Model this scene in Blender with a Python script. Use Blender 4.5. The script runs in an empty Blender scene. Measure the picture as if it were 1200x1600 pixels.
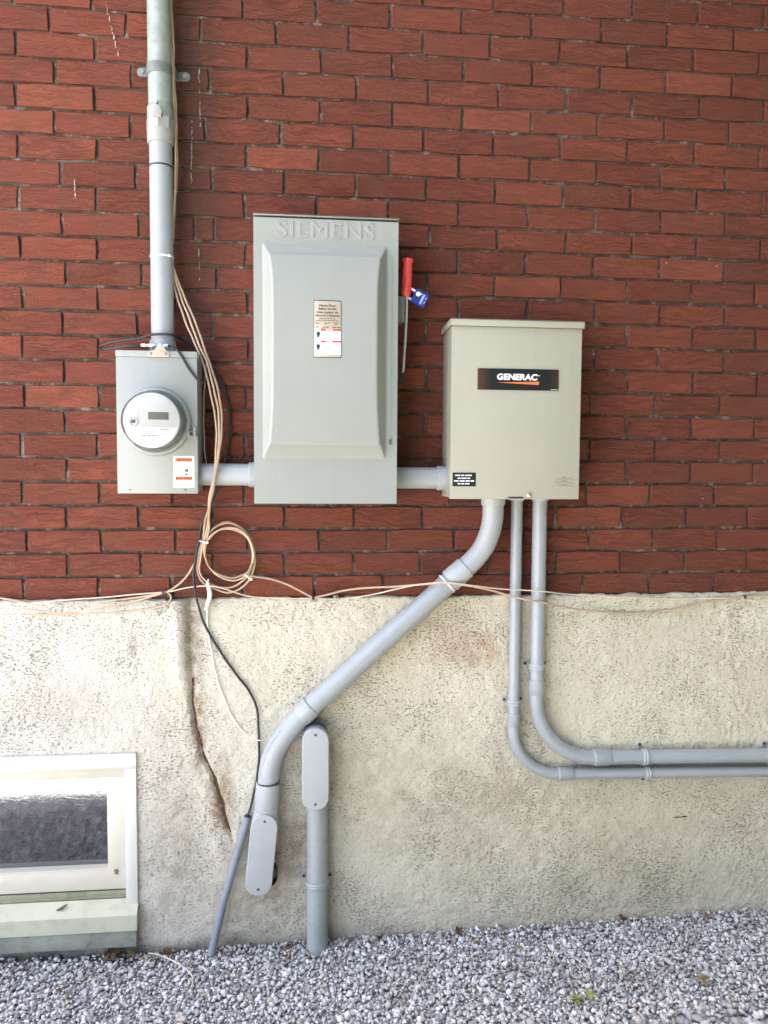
import bpy, bmesh, math, random
import numpy as np
from mathutils import Vector, Matrix

# ---------------------------------------------------------------- scene, camera, light
# metres; the wall stands along X, its face is y = 0 and the open side is -Y.
# z = 0 is the foot of the lowest brick course, the gravel lies near z = -1.03.
scene = bpy.context.scene
COL = scene.collection

cam_data = bpy.data.cameras.new('camera')
cam = bpy.data.objects.new('camera', cam_data)
COL.objects.link(cam)
cam_data.sensor_fit = 'HORIZONTAL'
cam_data.sensor_width = 36.0
cam_data.lens = 36.0
cam_data.clip_start = 0.05
cam_data.clip_end = 500
right = Vector((0.994698, -0.102648, 0.006190)).normalized()
back = -Vector((0.102834, 0.993013, -0.057878)).normalized()
up = back.cross(right)
cam.matrix_world = Matrix(((right.x, up.x, back.x, 0.6667),
                           (right.y, up.y, back.y, -2.2165),
                           (right.z, up.z, back.z, 0.3797),
                           (0, 0, 0, 1)))
scene.camera = cam

SUN_ELEV, SUN_AZ = 62.0, -72.0          # azimuth measured from +Y (behind the wall) towards +X
world = bpy.data.worlds.new('World')
scene.world = world
world.use_nodes = True
wn = world.node_tree.nodes
wl = world.node_tree.links
wn.clear()
wout = wn.new('ShaderNodeOutputWorld')
wbg = wn.new('ShaderNodeBackground')
sky = wn.new('ShaderNodeTexSky')
sky.sky_type = 'NISHITA'
sky.sun_disc = False
sky.sun_elevation = math.radians(SUN_ELEV)
sky.sun_rotation = math.radians(SUN_AZ)
sky.air_density = 1.0
sky.dust_density = 3.5
sky.ozone_density = 0.5
wbg.inputs['Strength'].default_value = 0.085
wl.new(sky.outputs[0], wbg.inputs['Color'])
wl.new(wbg.outputs[0], wout.inputs['Surface'])

sun_data = bpy.data.lights.new('sun', 'SUN')
sun_data.energy = 5.0
sun_data.angle = math.radians(0.5)
sun_data.color = (1.0, 0.95, 0.88)
sun = bpy.data.objects.new('sun', sun_data)
COL.objects.link(sun)
e, a = math.radians(SUN_ELEV), math.radians(SUN_AZ)
to_sun = Vector((math.cos(e) * math.sin(a), math.cos(e) * math.cos(a), math.sin(e)))
sun.rotation_euler = to_sun.to_track_quat('Z', 'Y').to_euler()
sun.location = to_sun * 12

scene.view_settings.view_transform = 'Standard'
scene.view_settings.look = 'None'
scene.view_settings.gamma = 1.0
scene.view_settings.use_curve_mapping = False
scene.view_settings.exposure = 3.55

rng = random.Random(11)
nrg = np.random.default_rng(5)

# ---------------------------------------------------------------- materials
def _nodes(name):
    m = bpy.data.materials.new(name)
    m.use_nodes = True
    nt = m.node_tree
    bsdf = nt.nodes['Principled BSDF']
    return m, nt, bsdf

def N(nt, kind, **kw):
    n = nt.nodes.new(kind)
    for k, v in kw.items():
        if k in n.inputs:
            n.inputs[k].default_value = v
        else:
            setattr(n, k, v)
    return n

def ramp(nt, fac, stops):
    r = nt.nodes.new('ShaderNodeValToRGB')
    els = r.color_ramp.elements
    while len(els) < len(stops):
        els.new(0.5)
    for el, (p, c) in zip(els, stops):
        el.position = p
        el.color = c if len(c) == 4 else (*c, 1)
    nt.links.new(fac, r.inputs[0])
    return r

def g(v):
    return (v, v, v, 1)

def mix(nt, fac, a, b, mode='MIX'):
    m = nt.nodes.new('ShaderNodeMix')
    m.data_type = 'RGBA'
    m.blend_type = mode
    for sock, val in ((0, fac), (6, a), (7, b)):
        if hasattr(val, 'is_linked') or isinstance(val, bpy.types.NodeSocket):
            nt.links.new(val, m.inputs[sock])
        elif isinstance(val, (int, float)):
            m.inputs[sock].default_value = val
        else:
            m.inputs[sock].default_value = val if len(val) == 4 else (*val, 1)
    return m.outputs[2]

def math_node(nt, op, a, b=None, clamp=False):
    m = nt.nodes.new('ShaderNodeMath')
    m.operation = op
    m.use_clamp = clamp
    for i, v in enumerate((a, b)):
        if v is None:
            continue
        if isinstance(v, bpy.types.NodeSocket):
            nt.links.new(v, m.inputs[i])
        else:
            m.inputs[i].default_value = v
    return m.outputs[0]

def bump(nt, height, strength, dist, bsdf, prev=None):
    b = nt.nodes.new('ShaderNodeBump')
    b.inputs['Strength'].default_value = strength
    b.inputs['Distance'].default_value = dist
    nt.links.new(height, b.inputs['Height'])
    if prev is not None:
        nt.links.new(prev, b.inputs['Normal'])
    nt.links.new(b.outputs[0], bsdf.inputs['Normal'])
    return b.outputs[0]

def world_pos(nt):
    return nt.nodes.new('ShaderNodeNewGeometry').outputs['Position']

def mapped(nt, vec, scale):
    mp = nt.nodes.new('ShaderNodeMapping')
    mp.inputs['Scale'].default_value = scale
    nt.links.new(vec, mp.inputs['Vector'])
    return mp.outputs[0]

def noise(nt, vec, scale, detail=3.0, rough=0.55, distortion=0.0):
    n = N(nt, 'ShaderNodeTexNoise', Scale=scale, Detail=detail, Roughness=rough, Distortion=distortion)
    nt.links.new(vec, n.inputs['Vector'])
    return n.outputs[0]

def plain(name, col, rough=0.5, metal=0.0, var=0.08, vscale=9.0, bscale=0.0, bstr=0.15, bdist=0.0005,
          dirt=None, dirt_amt=0.0, spec=0.5, streak=0.0):
    """A surface of one colour with slight mottling, optional grime patches and fine relief."""
    m, nt, b = _nodes(name)
    pos = world_pos(nt)
    n1 = noise(nt, pos, vscale, 4)
    lo = tuple(c * (1 - var) for c in col)
    hi = tuple(min(1, c * (1 + var)) for c in col)
    r = ramp(nt, n1, [(0.3, lo), (0.7, hi)])
    c = r.outputs[0]
    if dirt:
        n2 = noise(nt, pos, vscale * 2.7, 6, 0.65)
        f = ramp(nt, n2, [(0.52, g(0)), (0.75, g(dirt_amt))]).outputs[0]
        c = mix(nt, f, c, dirt)
    if streak:                              # rain and dust runs down the sheet
        n5 = noise(nt, mapped(nt, pos, (46, 46, 1.3)), 1.0, 4, 0.7)
        n6 = noise(nt, pos, 3.3, 4, 0.6)
        f = math_node(nt, 'MULTIPLY', ramp(nt, n5, [(0.42, g(0)), (0.72, g(1))]).outputs[0], ramp(nt, n6, [(0.35, g(0.2)), (0.7, g(1))]).outputs[0])
        c = mix(nt, math_node(nt, 'MULTIPLY', f, streak), c, tuple(x * 0.55 for x in col))
    nt.links.new(c, b.inputs['Base Color'])
    b.inputs['Metallic'].default_value = metal
    b.inputs['Specular IOR Level'].default_value = spec
    n3 = noise(nt, pos, vscale * 4, 3)
    rr = ramp(nt, n3, [(0.3, g(max(0.02, rough - 0.015))), (0.7, g(min(1, rough + 0.02)))])
    nt.links.new(rr.outputs[0], b.inputs['Roughness'])
    if bscale:
        bump(nt, noise(nt, pos, bscale, 2), bstr, bdist, b)
    return m

def blob(nt, pos, c, size, soft=1.0):
    """1 at the centre of an ellipse in the wall plane, 0 outside; edges broken up by noise."""
    s = nt.nodes.new('ShaderNodeVectorMath')
    s.operation = 'SUBTRACT'
    nt.links.new(pos, s.inputs[0])
    s.inputs[1].default_value = (c[0], 0, c[1])
    mm = nt.nodes.new('ShaderNodeVectorMath')
    mm.operation = 'MULTIPLY'
    nt.links.new(s.outputs[0], mm.inputs[0])
    mm.inputs[1].default_value = (1 / size[0], 0, 1 / size[1])
    ln = nt.nodes.new('ShaderNodeVectorMath')
    ln.operation = 'LENGTH'
    nt.links.new(mm.outputs[0], ln.inputs[0])
    return math_node(nt, 'SUBTRACT', 1.0, ln.outputs['Value'], clamp=True)

def make_brick_mat():
    m, nt, b = _nodes('red_rug_brick')
    oi = nt.nodes.new('ShaderNodeObjectInfo')
    geo = nt.nodes.new('ShaderNodeNewGeometry')
    rnd = math_node(nt, 'FRACT', math_node(nt, 'ADD', oi.outputs['Random'], geo.outputs['Random Per Island']))
    off = nt.nodes.new('ShaderNodeVectorMath')
    off.operation = 'ADD'
    nt.links.new(geo.outputs['Position'], off.inputs[0])
    comb = nt.nodes.new('ShaderNodeCombineXYZ')
    r9 = math_node(nt, 'MULTIPLY', rnd, 37.0)
    for i in range(3):
        nt.links.new(r9, comb.inputs[i])
    nt.links.new(comb.outputs[0], off.inputs[1])
    v = off.outputs[0]
    # wavy drag lines torn along the brick face
    warp = noise(nt, mapped(nt, v, (13, 13, 20)), 1.0, 2)
    wv = nt.nodes.new('ShaderNodeVectorMath')
    wv.operation = 'MULTIPLY_ADD'
    cw = nt.nodes.new('ShaderNodeCombineXYZ')
    nt.links.new(warp, cw.inputs[2])
    nt.links.new(cw.outputs[0], wv.inputs[0])
    wv.inputs[1].default_value = (0, 0, 0.05)
    nt.links.new(v, wv.inputs[2])
    smoothf = ramp(nt, math_node(nt, 'FRACT', math_node(nt, 'MULTIPLY', rnd, 7.31)), [(0.0, g(0.45)), (1.0, g(1.0))]).outputs[0]
    lines = noise(nt, mapped(nt, wv.outputs[0], (15, 15, 190)), 1.0, 4, 0.62, 0.5)
    gap = ramp(nt, lines, [(0.34, g(1)), (0.56, g(0))]).outputs[0]
    gap = math_node(nt, 'MULTIPLY', gap, smoothf)
    grain = noise(nt, v, 210, 5, 0.75)
    patch = noise(nt, v, 16, 3)
    base = ramp(nt, rnd, [(0.0, (0.104, 0.027, 0.017)), (0.25, (0.155, 0.040, 0.023)), (0.55, (0.179, 0.045, 0.027)),
                          (0.8, (0.137, 0.034, 0.023)), (1.0, (0.226, 0.061, 0.033))]).outputs[0]
    c = mix(nt, ramp(nt, patch, [(0.35, g(0)), (0.75, g(0.72))]).outputs[0], base, (0.108, 0.042, 0.029))
    c = mix(nt, math_node(nt, 'MULTIPLY', ramp(nt, grain, [(0.4, g(0)), (0.8, g(1))]).outputs[0], 0.42), c, (0.29, 0.105, 0.065))
    c = mix(nt, math_node(nt, 'MULTIPLY', gap, 0.48), c, (0.060, 0.022, 0.016))
    pos = geo.outputs['Position']
    for cc, size, amt in (((0.345, 1.45), (0.13, 0.85), 1.15), ((0.37, 0.95), (0.13, 0.5), 0.7), ((1.9, 0.0), (0.7, 0.12), 0.35)):  # beside the riser: mostly its shade painted dark, plus drip stains
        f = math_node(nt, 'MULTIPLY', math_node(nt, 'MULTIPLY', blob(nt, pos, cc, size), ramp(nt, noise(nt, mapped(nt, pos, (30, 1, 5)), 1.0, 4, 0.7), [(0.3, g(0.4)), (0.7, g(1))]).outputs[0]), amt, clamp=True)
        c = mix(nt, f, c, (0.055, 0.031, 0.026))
    hz = noise(nt, pos, 1.7, 3)
    c = mix(nt, ramp(nt, hz, [(0.45, g(0)), (0.75, g(0.35))]).outputs[0], c, (0.105, 0.042, 0.032))
    # sparse white mortar and paint specks
    speck = noise(nt, geo.outputs['Position'], 95, 1, 0.4)
    c = mix(nt, ramp(nt, speck, [(0.815, g(0)), (0.835, g(0.8))]).outputs[0], c, (0.62, 0.55, 0.50))
    nt.links.new(c, b.inputs['Base Color'])
    b.inputs['Roughness'].default_value = 0.92
    b.inputs['Specular IOR Level'].default_value = 0.15
    h = math_node(nt, 'SUBTRACT', math_node(nt, 'MULTIPLY', grain, 0.35), math_node(nt, 'MULTIPLY', gap, 0.9))
    bump(nt, h, 1.0, 0.0024, b)
    return m

def make_mortar_mat():
    m, nt, b = _nodes('brown_grey_mortar')
    p = world_pos(nt)
    n1 = noise(nt, p, 60, 5, 0.7)
    n2 = noise(nt, p, 7, 3)
    c = ramp(nt, n1, [(0.25, (0.042, 0.029, 0.021)), (0.55, (0.078, 0.056, 0.042)), (0.85, (0.17, 0.135, 0.105))]).outputs[0]
    c = mix(nt, ramp(nt, n2, [(0.52, g(0)), (0.75, g(0.6))]).outputs[0], c, (0.21, 0.165, 0.13))
    n4 = noise(nt, p, 24, 4, 0.7)
    c = mix(nt, ramp(nt, n4, [(0.54, g(0)), (0.66, g(0.8))]).outputs[0], c, (0.26, 0.215, 0.175))
    nt.links.new(c, b.inputs['Base Color'])
    b.inputs['Roughness'].default_value = 0.95
    bump(nt, noise(nt, p, 420, 4, 0.7), 0.8, 0.002, b)
    return m

def make_parge_mat():
    m, nt, b = _nodes('rough_cream_parging')
    p = world_pos(nt)
    n_big = noise(nt, p, 2.2, 4, 0.6)
    n_mid = noise(nt, p, 14, 5, 0.65)
    n_grit = noise(nt, p, 210, 4, 0.7)
    base = ramp(nt, n_mid, [(0.3, (0.640, 0.575, 0.445)), (0.7, (0.735, 0.675, 0.54))]).outputs[0]
    base = mix(nt, ramp(nt, n_big, [(0.45, g(0)), (0.7, g(0.5))]).outputs[0], base, (0.56, 0.49, 0.365))
    # cooler, whiter tone towards the left
    sep = nt.nodes.new('ShaderNodeSeparateXYZ')
    nt.links.new(p, sep.inputs[0])
    mr = nt.nodes.new('ShaderNodeMapRange')
    mr.inputs['From Min'].default_value = -0.2
    mr.inputs['From Max'].default_value = 1.3
    nt.links.new(sep.outputs[0], mr.inputs['Value'])
    left = ramp(nt, mr.outputs[0], [(0.1, g(0.8)), (0.75, g(0))])
    base = mix(nt, left.outputs[0], base, mix(nt, n_mid, (0.52, 0.485, 0.445), (0.63, 0.595, 0.55)))
    # dark dirt caught in pits: dense here, sparse there
    pit = noise(nt, mapped(nt, p, (0.8, 1, 1.5)), 165, 2, 0.5)
    dens = noise(nt, p, 5.0, 4, 0.62)
    thr = nt.nodes.new('ShaderNodeMapRange')
    thr.inputs['From Min'].default_value = 0.36
    thr.inputs['From Max'].default_value = 0.66
    thr.inputs['To Min'].default_value = 0.685
    thr.inputs['To Max'].default_value = 0.545
    nt.links.new(dens, thr.inputs['Value'])
    pm = math_node(nt, 'MULTIPLY', math_node(nt, 'SUBTRACT', pit, thr.outputs[0], clamp=True), 13.0, clamp=True)
    base = mix(nt, math_node(nt, 'MULTIPLY', pm, 0.58), base, (0.20, 0.17, 0.13))
    fleck = noise(nt, mapped(nt, p, (1, 1, 1.3)), 300, 3, 0.65)
    base = mix(nt, math_node(nt, 'MULTIPLY', ramp(nt, fleck, [(0.36, g(1)), (0.52, g(0))]).outputs[0], 0.30), base, (0.33, 0.29, 0.225))
    grime = noise(nt, p, 3.1, 6, 0.68)
    base = mix(nt, ramp(nt, grime, [(0.50, g(0)), (0.75, g(0.40))]).outputs[0], base, (0.42, 0.37, 0.28))
    # stains with their own shapes
    brk = ramp(nt, noise(nt, p, 26, 5, 0.7), [(0.35, g(0.15)), (0.65, g(1))]).outputs[0]
    def stain(c, centre, size, col, amt):
        f = math_node(nt, 'MULTIPLY', math_node(nt, 'MULTIPLY', blob(nt, p, centre, size), brk), amt, clamp=True)
        return mix(nt, f, c, col)
    for centre, size, col, amt in STAINS:
        base = stain(base, centre, size, col, amt)
    # damp line just above the gravel
    damp = nt.nodes.new('ShaderNodeMapRange')
    damp.inputs['From Min'].default_value = -0.970
    damp.inputs['From Max'].default_value = -1.025
    nt.links.new(math_node(nt, 'SUBTRACT', sep.outputs[2], math_node(nt, 'MULTIPLY', math_node(nt, 'SUBTRACT', noise(nt, p, 9, 3), 0.5), 0.12)), damp.inputs['Value'])
    mw = nt.nodes.new('ShaderNodeMapRange')
    mw.inputs['From Min'].default_value = 0.3
    mw.inputs['From Max'].default_value = 1.5
    nt.links.new(sep.outputs[0], mw.inputs['Value'])
    wet = ramp(nt, mw.outputs[0], [(0.0, g(1)), (1.0, g(0.1))])
    base = mix(nt, math_node(nt, 'MULTIPLY', damp.outputs[0], math_node(nt, 'MULTIPLY', wet.outputs[0], 0.85), clamp=True), base, (0.085, 0.078, 0.062))
    base = mix(nt, math_node(nt, 'MULTIPLY', ramp(nt, n_grit, [(0.3, g(1)), (0.55, g(0))]).outputs[0], 0.16), base, (0.24, 0.21, 0.165))
    nt.links.new(base, b.inputs['Base Color'])
    b.inputs['Roughness'].default_value = 0.93
    b.inputs['Specular IOR Level'].default_value = 0.2
    h = math_node(nt, 'SUBTRACT', math_node(nt, 'MULTIPLY', n_grit, 0.7), math_node(nt, 'MULTIPLY', pm, 0.8))
    bump(nt, h, 1.0, 0.0055, b)
    return m

def make_stone_mat():
    m, nt, b = _nodes('crushed_grey_stone')
    geo = nt.nodes.new('ShaderNodeNewGeometry')
    r = geo.outputs['Random Per Island']
    c = ramp(nt, r, [(0.0, (0.24, 0.238, 0.24)), (0.25, (0.36, 0.355, 0.352)), (0.5, (0.50, 0.493, 0.49)), (0.72, (0.63, 0.622, 0.617)),
                     (0.86, (0.74, 0.732, 0.725)), (0.93, (0.42, 0.36, 0.29)), (1.0, (0.75, 0.74, 0.73))]).outputs[0]
    n = noise(nt, geo.outputs['Position'], 170, 4, 0.7)
    c = mix(nt, 0.6, c, ramp(nt, n, [(0.3, g(0.6)), (0.7, g(1.0))]).outputs[0], 'MULTIPLY')
    dust = noise(nt, geo.outputs['Position'], 6, 4, 0.65)
    c = mix(nt, ramp(nt, dust, [(0.50, g(0)), (0.72, g(0.6))]).outputs[0], c, (0.20, 0.185, 0.155))
    nt.links.new(c, b.inputs['Base Color'])
    b.inputs['Roughness'].default_value = 0.8
    bump(nt, noise(nt, geo.outputs['Position'], 500, 3), 0.4, 0.001, b)
    return m

def make_bed_mat():
    m, nt, b = _nodes('gravel_bed')
    p = world_pos(nt)
    vo = N(nt, 'ShaderNodeTexVoronoi', Scale=75.0)
    nt.links.new(p, vo.inputs['Vector'])
    sep = nt.nodes.new('ShaderNodeSeparateColor')
    nt.links.new(vo.outputs['Color'], sep.inputs[0])
    c = ramp(nt, sep.outputs[0], [(0, (0.20, 0.20, 0.205)), (0.5, (0.38, 0.375, 0.37)), (1, (0.62, 0.61, 0.60))]).outputs[0]
    nt.links.new(c, b.inputs['Base Color'])
    b.inputs['Roughness'].default_value = 0.9
    inv = math_node(nt, 'SUBTRACT', 1.0, vo.outputs['Distance'])
    bump(nt, inv, 1.0, 0.012, b)
    return m

def make_obscure_glass():
    m, nt, b = _nodes('rippled_dark_glass')
    b.inputs['Base Color'].default_value = (0.018, 0.022, 0.027, 1)
    b.inputs['Roughness'].default_value = 0.03
    b.inputs['IOR'].default_value = 2.5
    b.inputs['Coat Weight'].default_value = 0.6
    b.inputs['Coat Roughness'].default_value = 0.02
    p = world_pos(nt)
    n = noise(nt, mapped(nt, p, (1, 1, 2.0)), 85, 2, 0.5, 0.6)
    h = bump(nt, n, 0.28, 0.00028, b)
    nt.links.new(h, b.inputs['Coat Normal'])
    return m

def make_name_plate():
    """Black plate whose print fades to dark brown at its ends."""
    m, nt, b = _nodes('black_brown_plate')
    tc = nt.nodes.new('ShaderNodeTexCoord')
    sp = nt.nodes.new('ShaderNodeSeparateXYZ')
    nt.links.new(tc.outputs['Generated'], sp.inputs[0])
    c = ramp(nt, sp.outputs[0], [(0.0, (0.075, 0.034, 0.018)), (0.06, (0.055, 0.026, 0.016)), (0.15, (0.014, 0.014, 0.015)), (0.86, (0.014, 0.014, 0.015)), (0.97, (0.038, 0.024, 0.016)), (1.0, (0.06, 0.035, 0.02))]).outputs[0]
    nt.links.new(c, b.inputs['Base Color'])
    b.inputs['Roughness'].default_value = 0.4
    return m

def make_clear_glass():
    m, nt, b = _nodes('clear_meter_glass')
    # thin glass: clear straight through, mirror-like at grazing angles
    out = nt.nodes['Material Output']
    nt.nodes.remove(b)
    tr = N(nt, 'ShaderNodeBsdfTransparent', Color=(0.985, 0.99, 0.99, 1))
    gl = N(nt, 'ShaderNodeBsdfGlossy', Color=(1, 1, 1, 1), Roughness=0.04)
    fr = N(nt, 'ShaderNodeFresnel', IOR=1.45)
    ms = nt.nodes.new('ShaderNodeMixShader')
    nt.links.new(fr.outputs[0], ms.inputs[0])
    nt.links.new(tr.outputs[0], ms.inputs[1])
    nt.links.new(gl.outputs[0], ms.inputs[2])
    nt.links.new(ms.outputs[0], out.inputs['Surface'])
    return m

STAINS = [
    ((1.06, -0.11), (0.30, 0.16), (0.48, 0.32, 0.21), 0.55),
    ((1.16, -0.16), (0.13, 0.075), (0.34, 0.15, 0.085), 0.8),
    ((0.35, -0.10), (0.045, 0.24), (0.245, 0.20, 0.135), 1.3),
    ((0.362, -0.36), (0.032, 0.22), (0.26, 0.165, 0.09), 1.5),
    ((0.425, -0.58), (0.050, 0.16), (0.25, 0.15, 0.08), 1.6),
    ((0.53, -0.86), (0.16, 0.22), (0.21, 0.16, 0.10), 0.9),
    ((0.66, -0.70), (0.14, 0.30), (0.24, 0.19, 0.135), 0.9),
    ((0.30, -0.80), (0.16, 0.26), (0.29, 0.25, 0.20), 0.8),
    ((0.85, -0.50), (0.30, 0.30), (0.33, 0.28, 0.20), 0.7),
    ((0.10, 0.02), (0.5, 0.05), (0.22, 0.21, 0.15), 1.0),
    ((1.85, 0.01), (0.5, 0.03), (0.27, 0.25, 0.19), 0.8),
    ((1.30, -0.60), (0.45, 0.12), (0.33, 0.27, 0.20), 0.6),
    ((1.60, -0.80), (0.9, 0.30), (0.36, 0.30, 0.20), 0.55),
    ((0.345, 0.0), (0.09, 0.08), (0.27, 0.23, 0.16), 0.9),
    ((0.30, -0.62), (0.10, 0.35), (0.33, 0.28, 0.21), 0.7),
    ((0.02, -0.30), (0.16, 0.12), (0.36, 0.33, 0.28), 0.6),
    ((1.10, -0.62), (0.30, 0.25), (0.36, 0.31, 0.24), 0.6),
    ((1.28, -0.33), (0.07, 0.35), (0.36, 0.30, 0.22), 0.7),
    ((0.185, -0.125), (0.016, 0.04), (0.14, 0.13, 0.12), 1.4),
]
M = dict(
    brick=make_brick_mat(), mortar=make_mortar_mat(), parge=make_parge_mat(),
    stone=make_stone_mat(), bed=make_bed_mat(), pane=make_obscure_glass(), glass=make_clear_glass(), plate=make_name_plate(),
    grey_paint=plain('grey_enamel_steel', (0.288, 0.296, 0.270), 0.30, 0, 0.025, 5, 900, 0.05, 0.0003, streak=0.16),
    grey_side=plain('grey_enamel_edge', (0.30, 0.31, 0.285), 0.42, 0, 0.04, 6),
    cream_paint=plain('cream_enamel_steel', (0.375, 0.355, 0.285), 0.38, 0, 0.025, 5, 900, 0.05, 0.0003, streak=0.13),
    pvc=plain('grey_pvc', (0.31, 0.325, 0.34), 0.30, 0, 0.05, 12, 0, dirt=(0.30, 0.30, 0.29), dirt_amt=0.25),
    pvc_light=plain('pale_grey_pvc', (0.355, 0.366, 0.372), 0.38, 0, 0.04, 12),
    pvc_cover=plain('matt_grey_pvc', (0.35, 0.358, 0.365), 0.45, 0, 0.04, 14, 500, 0.1, 0.0003),
    pvc_old=plain('weathered_grey_pvc', (0.30, 0.315, 0.315), 0.5, 0, 0.08, 10, dirt=(0.24, 0.22, 0.18), dirt_amt=0.6),
    pvc_blue=plain('blue_grey_pvc', (0.205, 0.225, 0.255), 0.45, 0, 0.12, 14, dirt=(0.14, 0.14, 0.14), dirt_amt=0.5),
    galv=plain('weathered_galvanised_steel', (0.30, 0.335, 0.30), 0.5, 0.25, 0.16, 22, 300, 0.1, 0.0004, (0.20, 0.225, 0.17), 0.9),
    adapter=plain('grey_adapter_pvc', (0.30, 0.30, 0.275), 0.42, 0, 0.06, 20),
    clamp=plain('dull_clamp_steel', (0.17, 0.18, 0.165), 0.55, 0.2, 0.2, 40),
    lever=plain('pale_grey_lever', (0.40, 0.41, 0.39), 0.4, 0.2, 0.08, 30),
    zinc=plain('dull_zinc', (0.24, 0.245, 0.24), 0.5, 0.3, 0.15, 30),
    steel=plain('bright_steel', (0.62, 0.62, 0.60), 0.28, 0.85, 0.1, 30),
    dark_steel=plain('dark_steel', (0.055, 0.06, 0.06), 0.4, 0.3, 0.2, 30),
    tan=plain('tan_metal_tab', (0.50, 0.375, 0.275), 0.5, 0.2, 0.12, 40),
    black=plain('black_rubber', (0.014, 0.015, 0.019), 0.42, 0, 0.2, 30),
    beige=plain('beige_cable_jacket', (0.47, 0.335, 0.225), 0.45, 0, 0.10, 16, dirt=(0.33, 0.235, 0.15), dirt_amt=0.6),
    old_beige=plain('yellowed_cable_jacket', (0.34, 0.26, 0.16), 0.5, 0, 0.12, 16, dirt=(0.28, 0.22, 0.14), dirt_amt=0.6),
    white_jacket=plain('white_cable_jacket', (0.62, 0.53, 0.42), 0.45, 0, 0.06, 16),
    white=plain('white_plastic', (0.80, 0.79, 0.77), 0.4, 0, 0.03, 20),
    red=plain('red_vinyl_grip', (0.72, 0.065, 0.06), 0.45, 0, 0.06, 40),
    blue=plain('blue_plastic', (0.022, 0.040, 0.24), 0.32, 0, 0.1, 40),
    pale_blue=plain('pale_blue_print', (0.45, 0.55, 0.85), 0.5, 0, 0.02, 40),
    meter_face=plain('pale_grey_meter_face', (0.66, 0.645, 0.625), 0.45, 0, 0.02, 20),
    meter_body=plain('grey_meter_body', (0.36, 0.365, 0.365), 0.4, 0, 0.15, 30),
    lcd=plain('brown_grey_lcd', (0.12, 0.095, 0.062), 0.4, 0, 0.05, 90),
    ink=plain('black_ink', (0.03, 0.03, 0.03), 0.5),
    grey_ink=plain('grey_ink', (0.12, 0.12, 0.115), 0.5),
    faint_ink=plain('pale_grey_ink', (0.47, 0.47, 0.475), 0.5),
    print_blue=plain('blue_grey_print', (0.16, 0.17, 0.24), 0.5),
    face_ink=plain('mid_grey_ink', (0.27, 0.27, 0.275), 0.5),
    green_ink=plain('dark_green_ink', (0.07, 0.10, 0.07), 0.5),
    paper=plain('white_label', (0.82, 0.82, 0.80), 0.45, 0, 0.02),
    orange=plain('orange_label_ink', (0.82, 0.17, 0.055), 0.5, 0, 0.04),
    red_ink=plain('red_label_ink', (0.70, 0.045, 0.05), 0.5, 0, 0.04),
    champagne=plain('champagne_plate', (0.52, 0.435, 0.33), 0.35, 0.25, 0.05, 30),
    black_plate=plain('black_plate', (0.014, 0.014, 0.015), 0.45, 0, 0.03, 20),
    brown_edge=plain('brown_plate_edge', (0.085, 0.04, 0.022), 0.35, 0, 0.2, 20),
    white_ink=plain('white_ink', (0.85, 0.85, 0.85), 0.5, 0, 0.02),
    vinyl=plain('white_window_vinyl', (0.585, 0.56, 0.52), 0.4, 0, 0.03, 6, dirt=(0.50, 0.46, 0.38), dirt_amt=0.25),
    sash_paint=plain('cream_window_paint', (0.58, 0.525, 0.44), 0.4, 0, 0.04, 7, dirt=(0.45, 0.40, 0.30), dirt_amt=0.3),
    sill_paint=plain('dirty_white_sill_paint', (0.46, 0.445, 0.335), 0.6, 0, 0.06, 10, dirt=(0.32, 0.30, 0.20), dirt_amt=0.6),
    track=plain('grimy_olive_track', (0.27, 0.265, 0.175), 0.6, 0, 0.2, 14, dirt=(0.14, 0.13, 0.08), dirt_amt=0.8),
    ledge=plain('damp_grey_concrete', (0.255, 0.255, 0.215), 0.9, 0, 0.2, 9, 160, 0.5, 0.002, (0.13, 0.13, 0.105), 0.8),
    crack=plain('dark_crack_rust', (0.075, 0.042, 0.027), 0.9, 0, 0.4, 60, 200, 0.8, 0.003, (0.22, 0.14, 0.09), 0.7),
    dead_leaf=plain('brown_dead_leaf', (0.21, 0.125, 0.07), 0.8, 0, 0.3, 60),
    tan_leaf=plain('tan_dead_leaf', (0.44, 0.34, 0.20), 0.75, 0, 0.2, 60),
    green_leaf=plain('yellow_green_leaf', (0.45, 0.47, 0.19), 0.6, 0, 0.15, 60),
    dark_bits=plain('dark_debris', (0.10, 0.085, 0.05), 0.9, 0, 0.3, 80),
    blocker_hedge=plain('blocker_hedge_leaf', (0.035, 0.055, 0.022), 0.6, 0, 0.4, 3),
    absorber_lawn=plain('absorber_lawn_green', (0.085, 0.095, 0.045), 0.9, 0, 0.35, 12, 240, 1.0, 0.02),
    drip=plain('pale_dried_drip', (0.46, 0.36, 0.31), 0.8, 0, 0.2, 80),
    soffit=plain('white_soffit', (0.72, 0.72, 0.70), 0.6, 0, 0.03),
    shingle=plain('dark_roofing', (0.06, 0.06, 0.062), 0.9, 0, 0.2, 8),
)

# ---------------------------------------------------------------- object helpers
ORG = {}

def thing(name, label, cat, loc=(0, 0, 0), group=None, kind=None):
    o = bpy.data.objects.new(name, None)
    o.empty_display_size = 0.05
    COL.objects.link(o)
    o.location = loc
    ORG[o.name] = Vector(loc)
    tag(o, label, cat, group, kind)
    return o

def tag(o, label=None, cat=None, group=None, kind=None):
    for k, v in (('label', label), ('category', cat), ('group', group), ('kind', kind)):
        if v:
            o[k] = v
    return o

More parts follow.
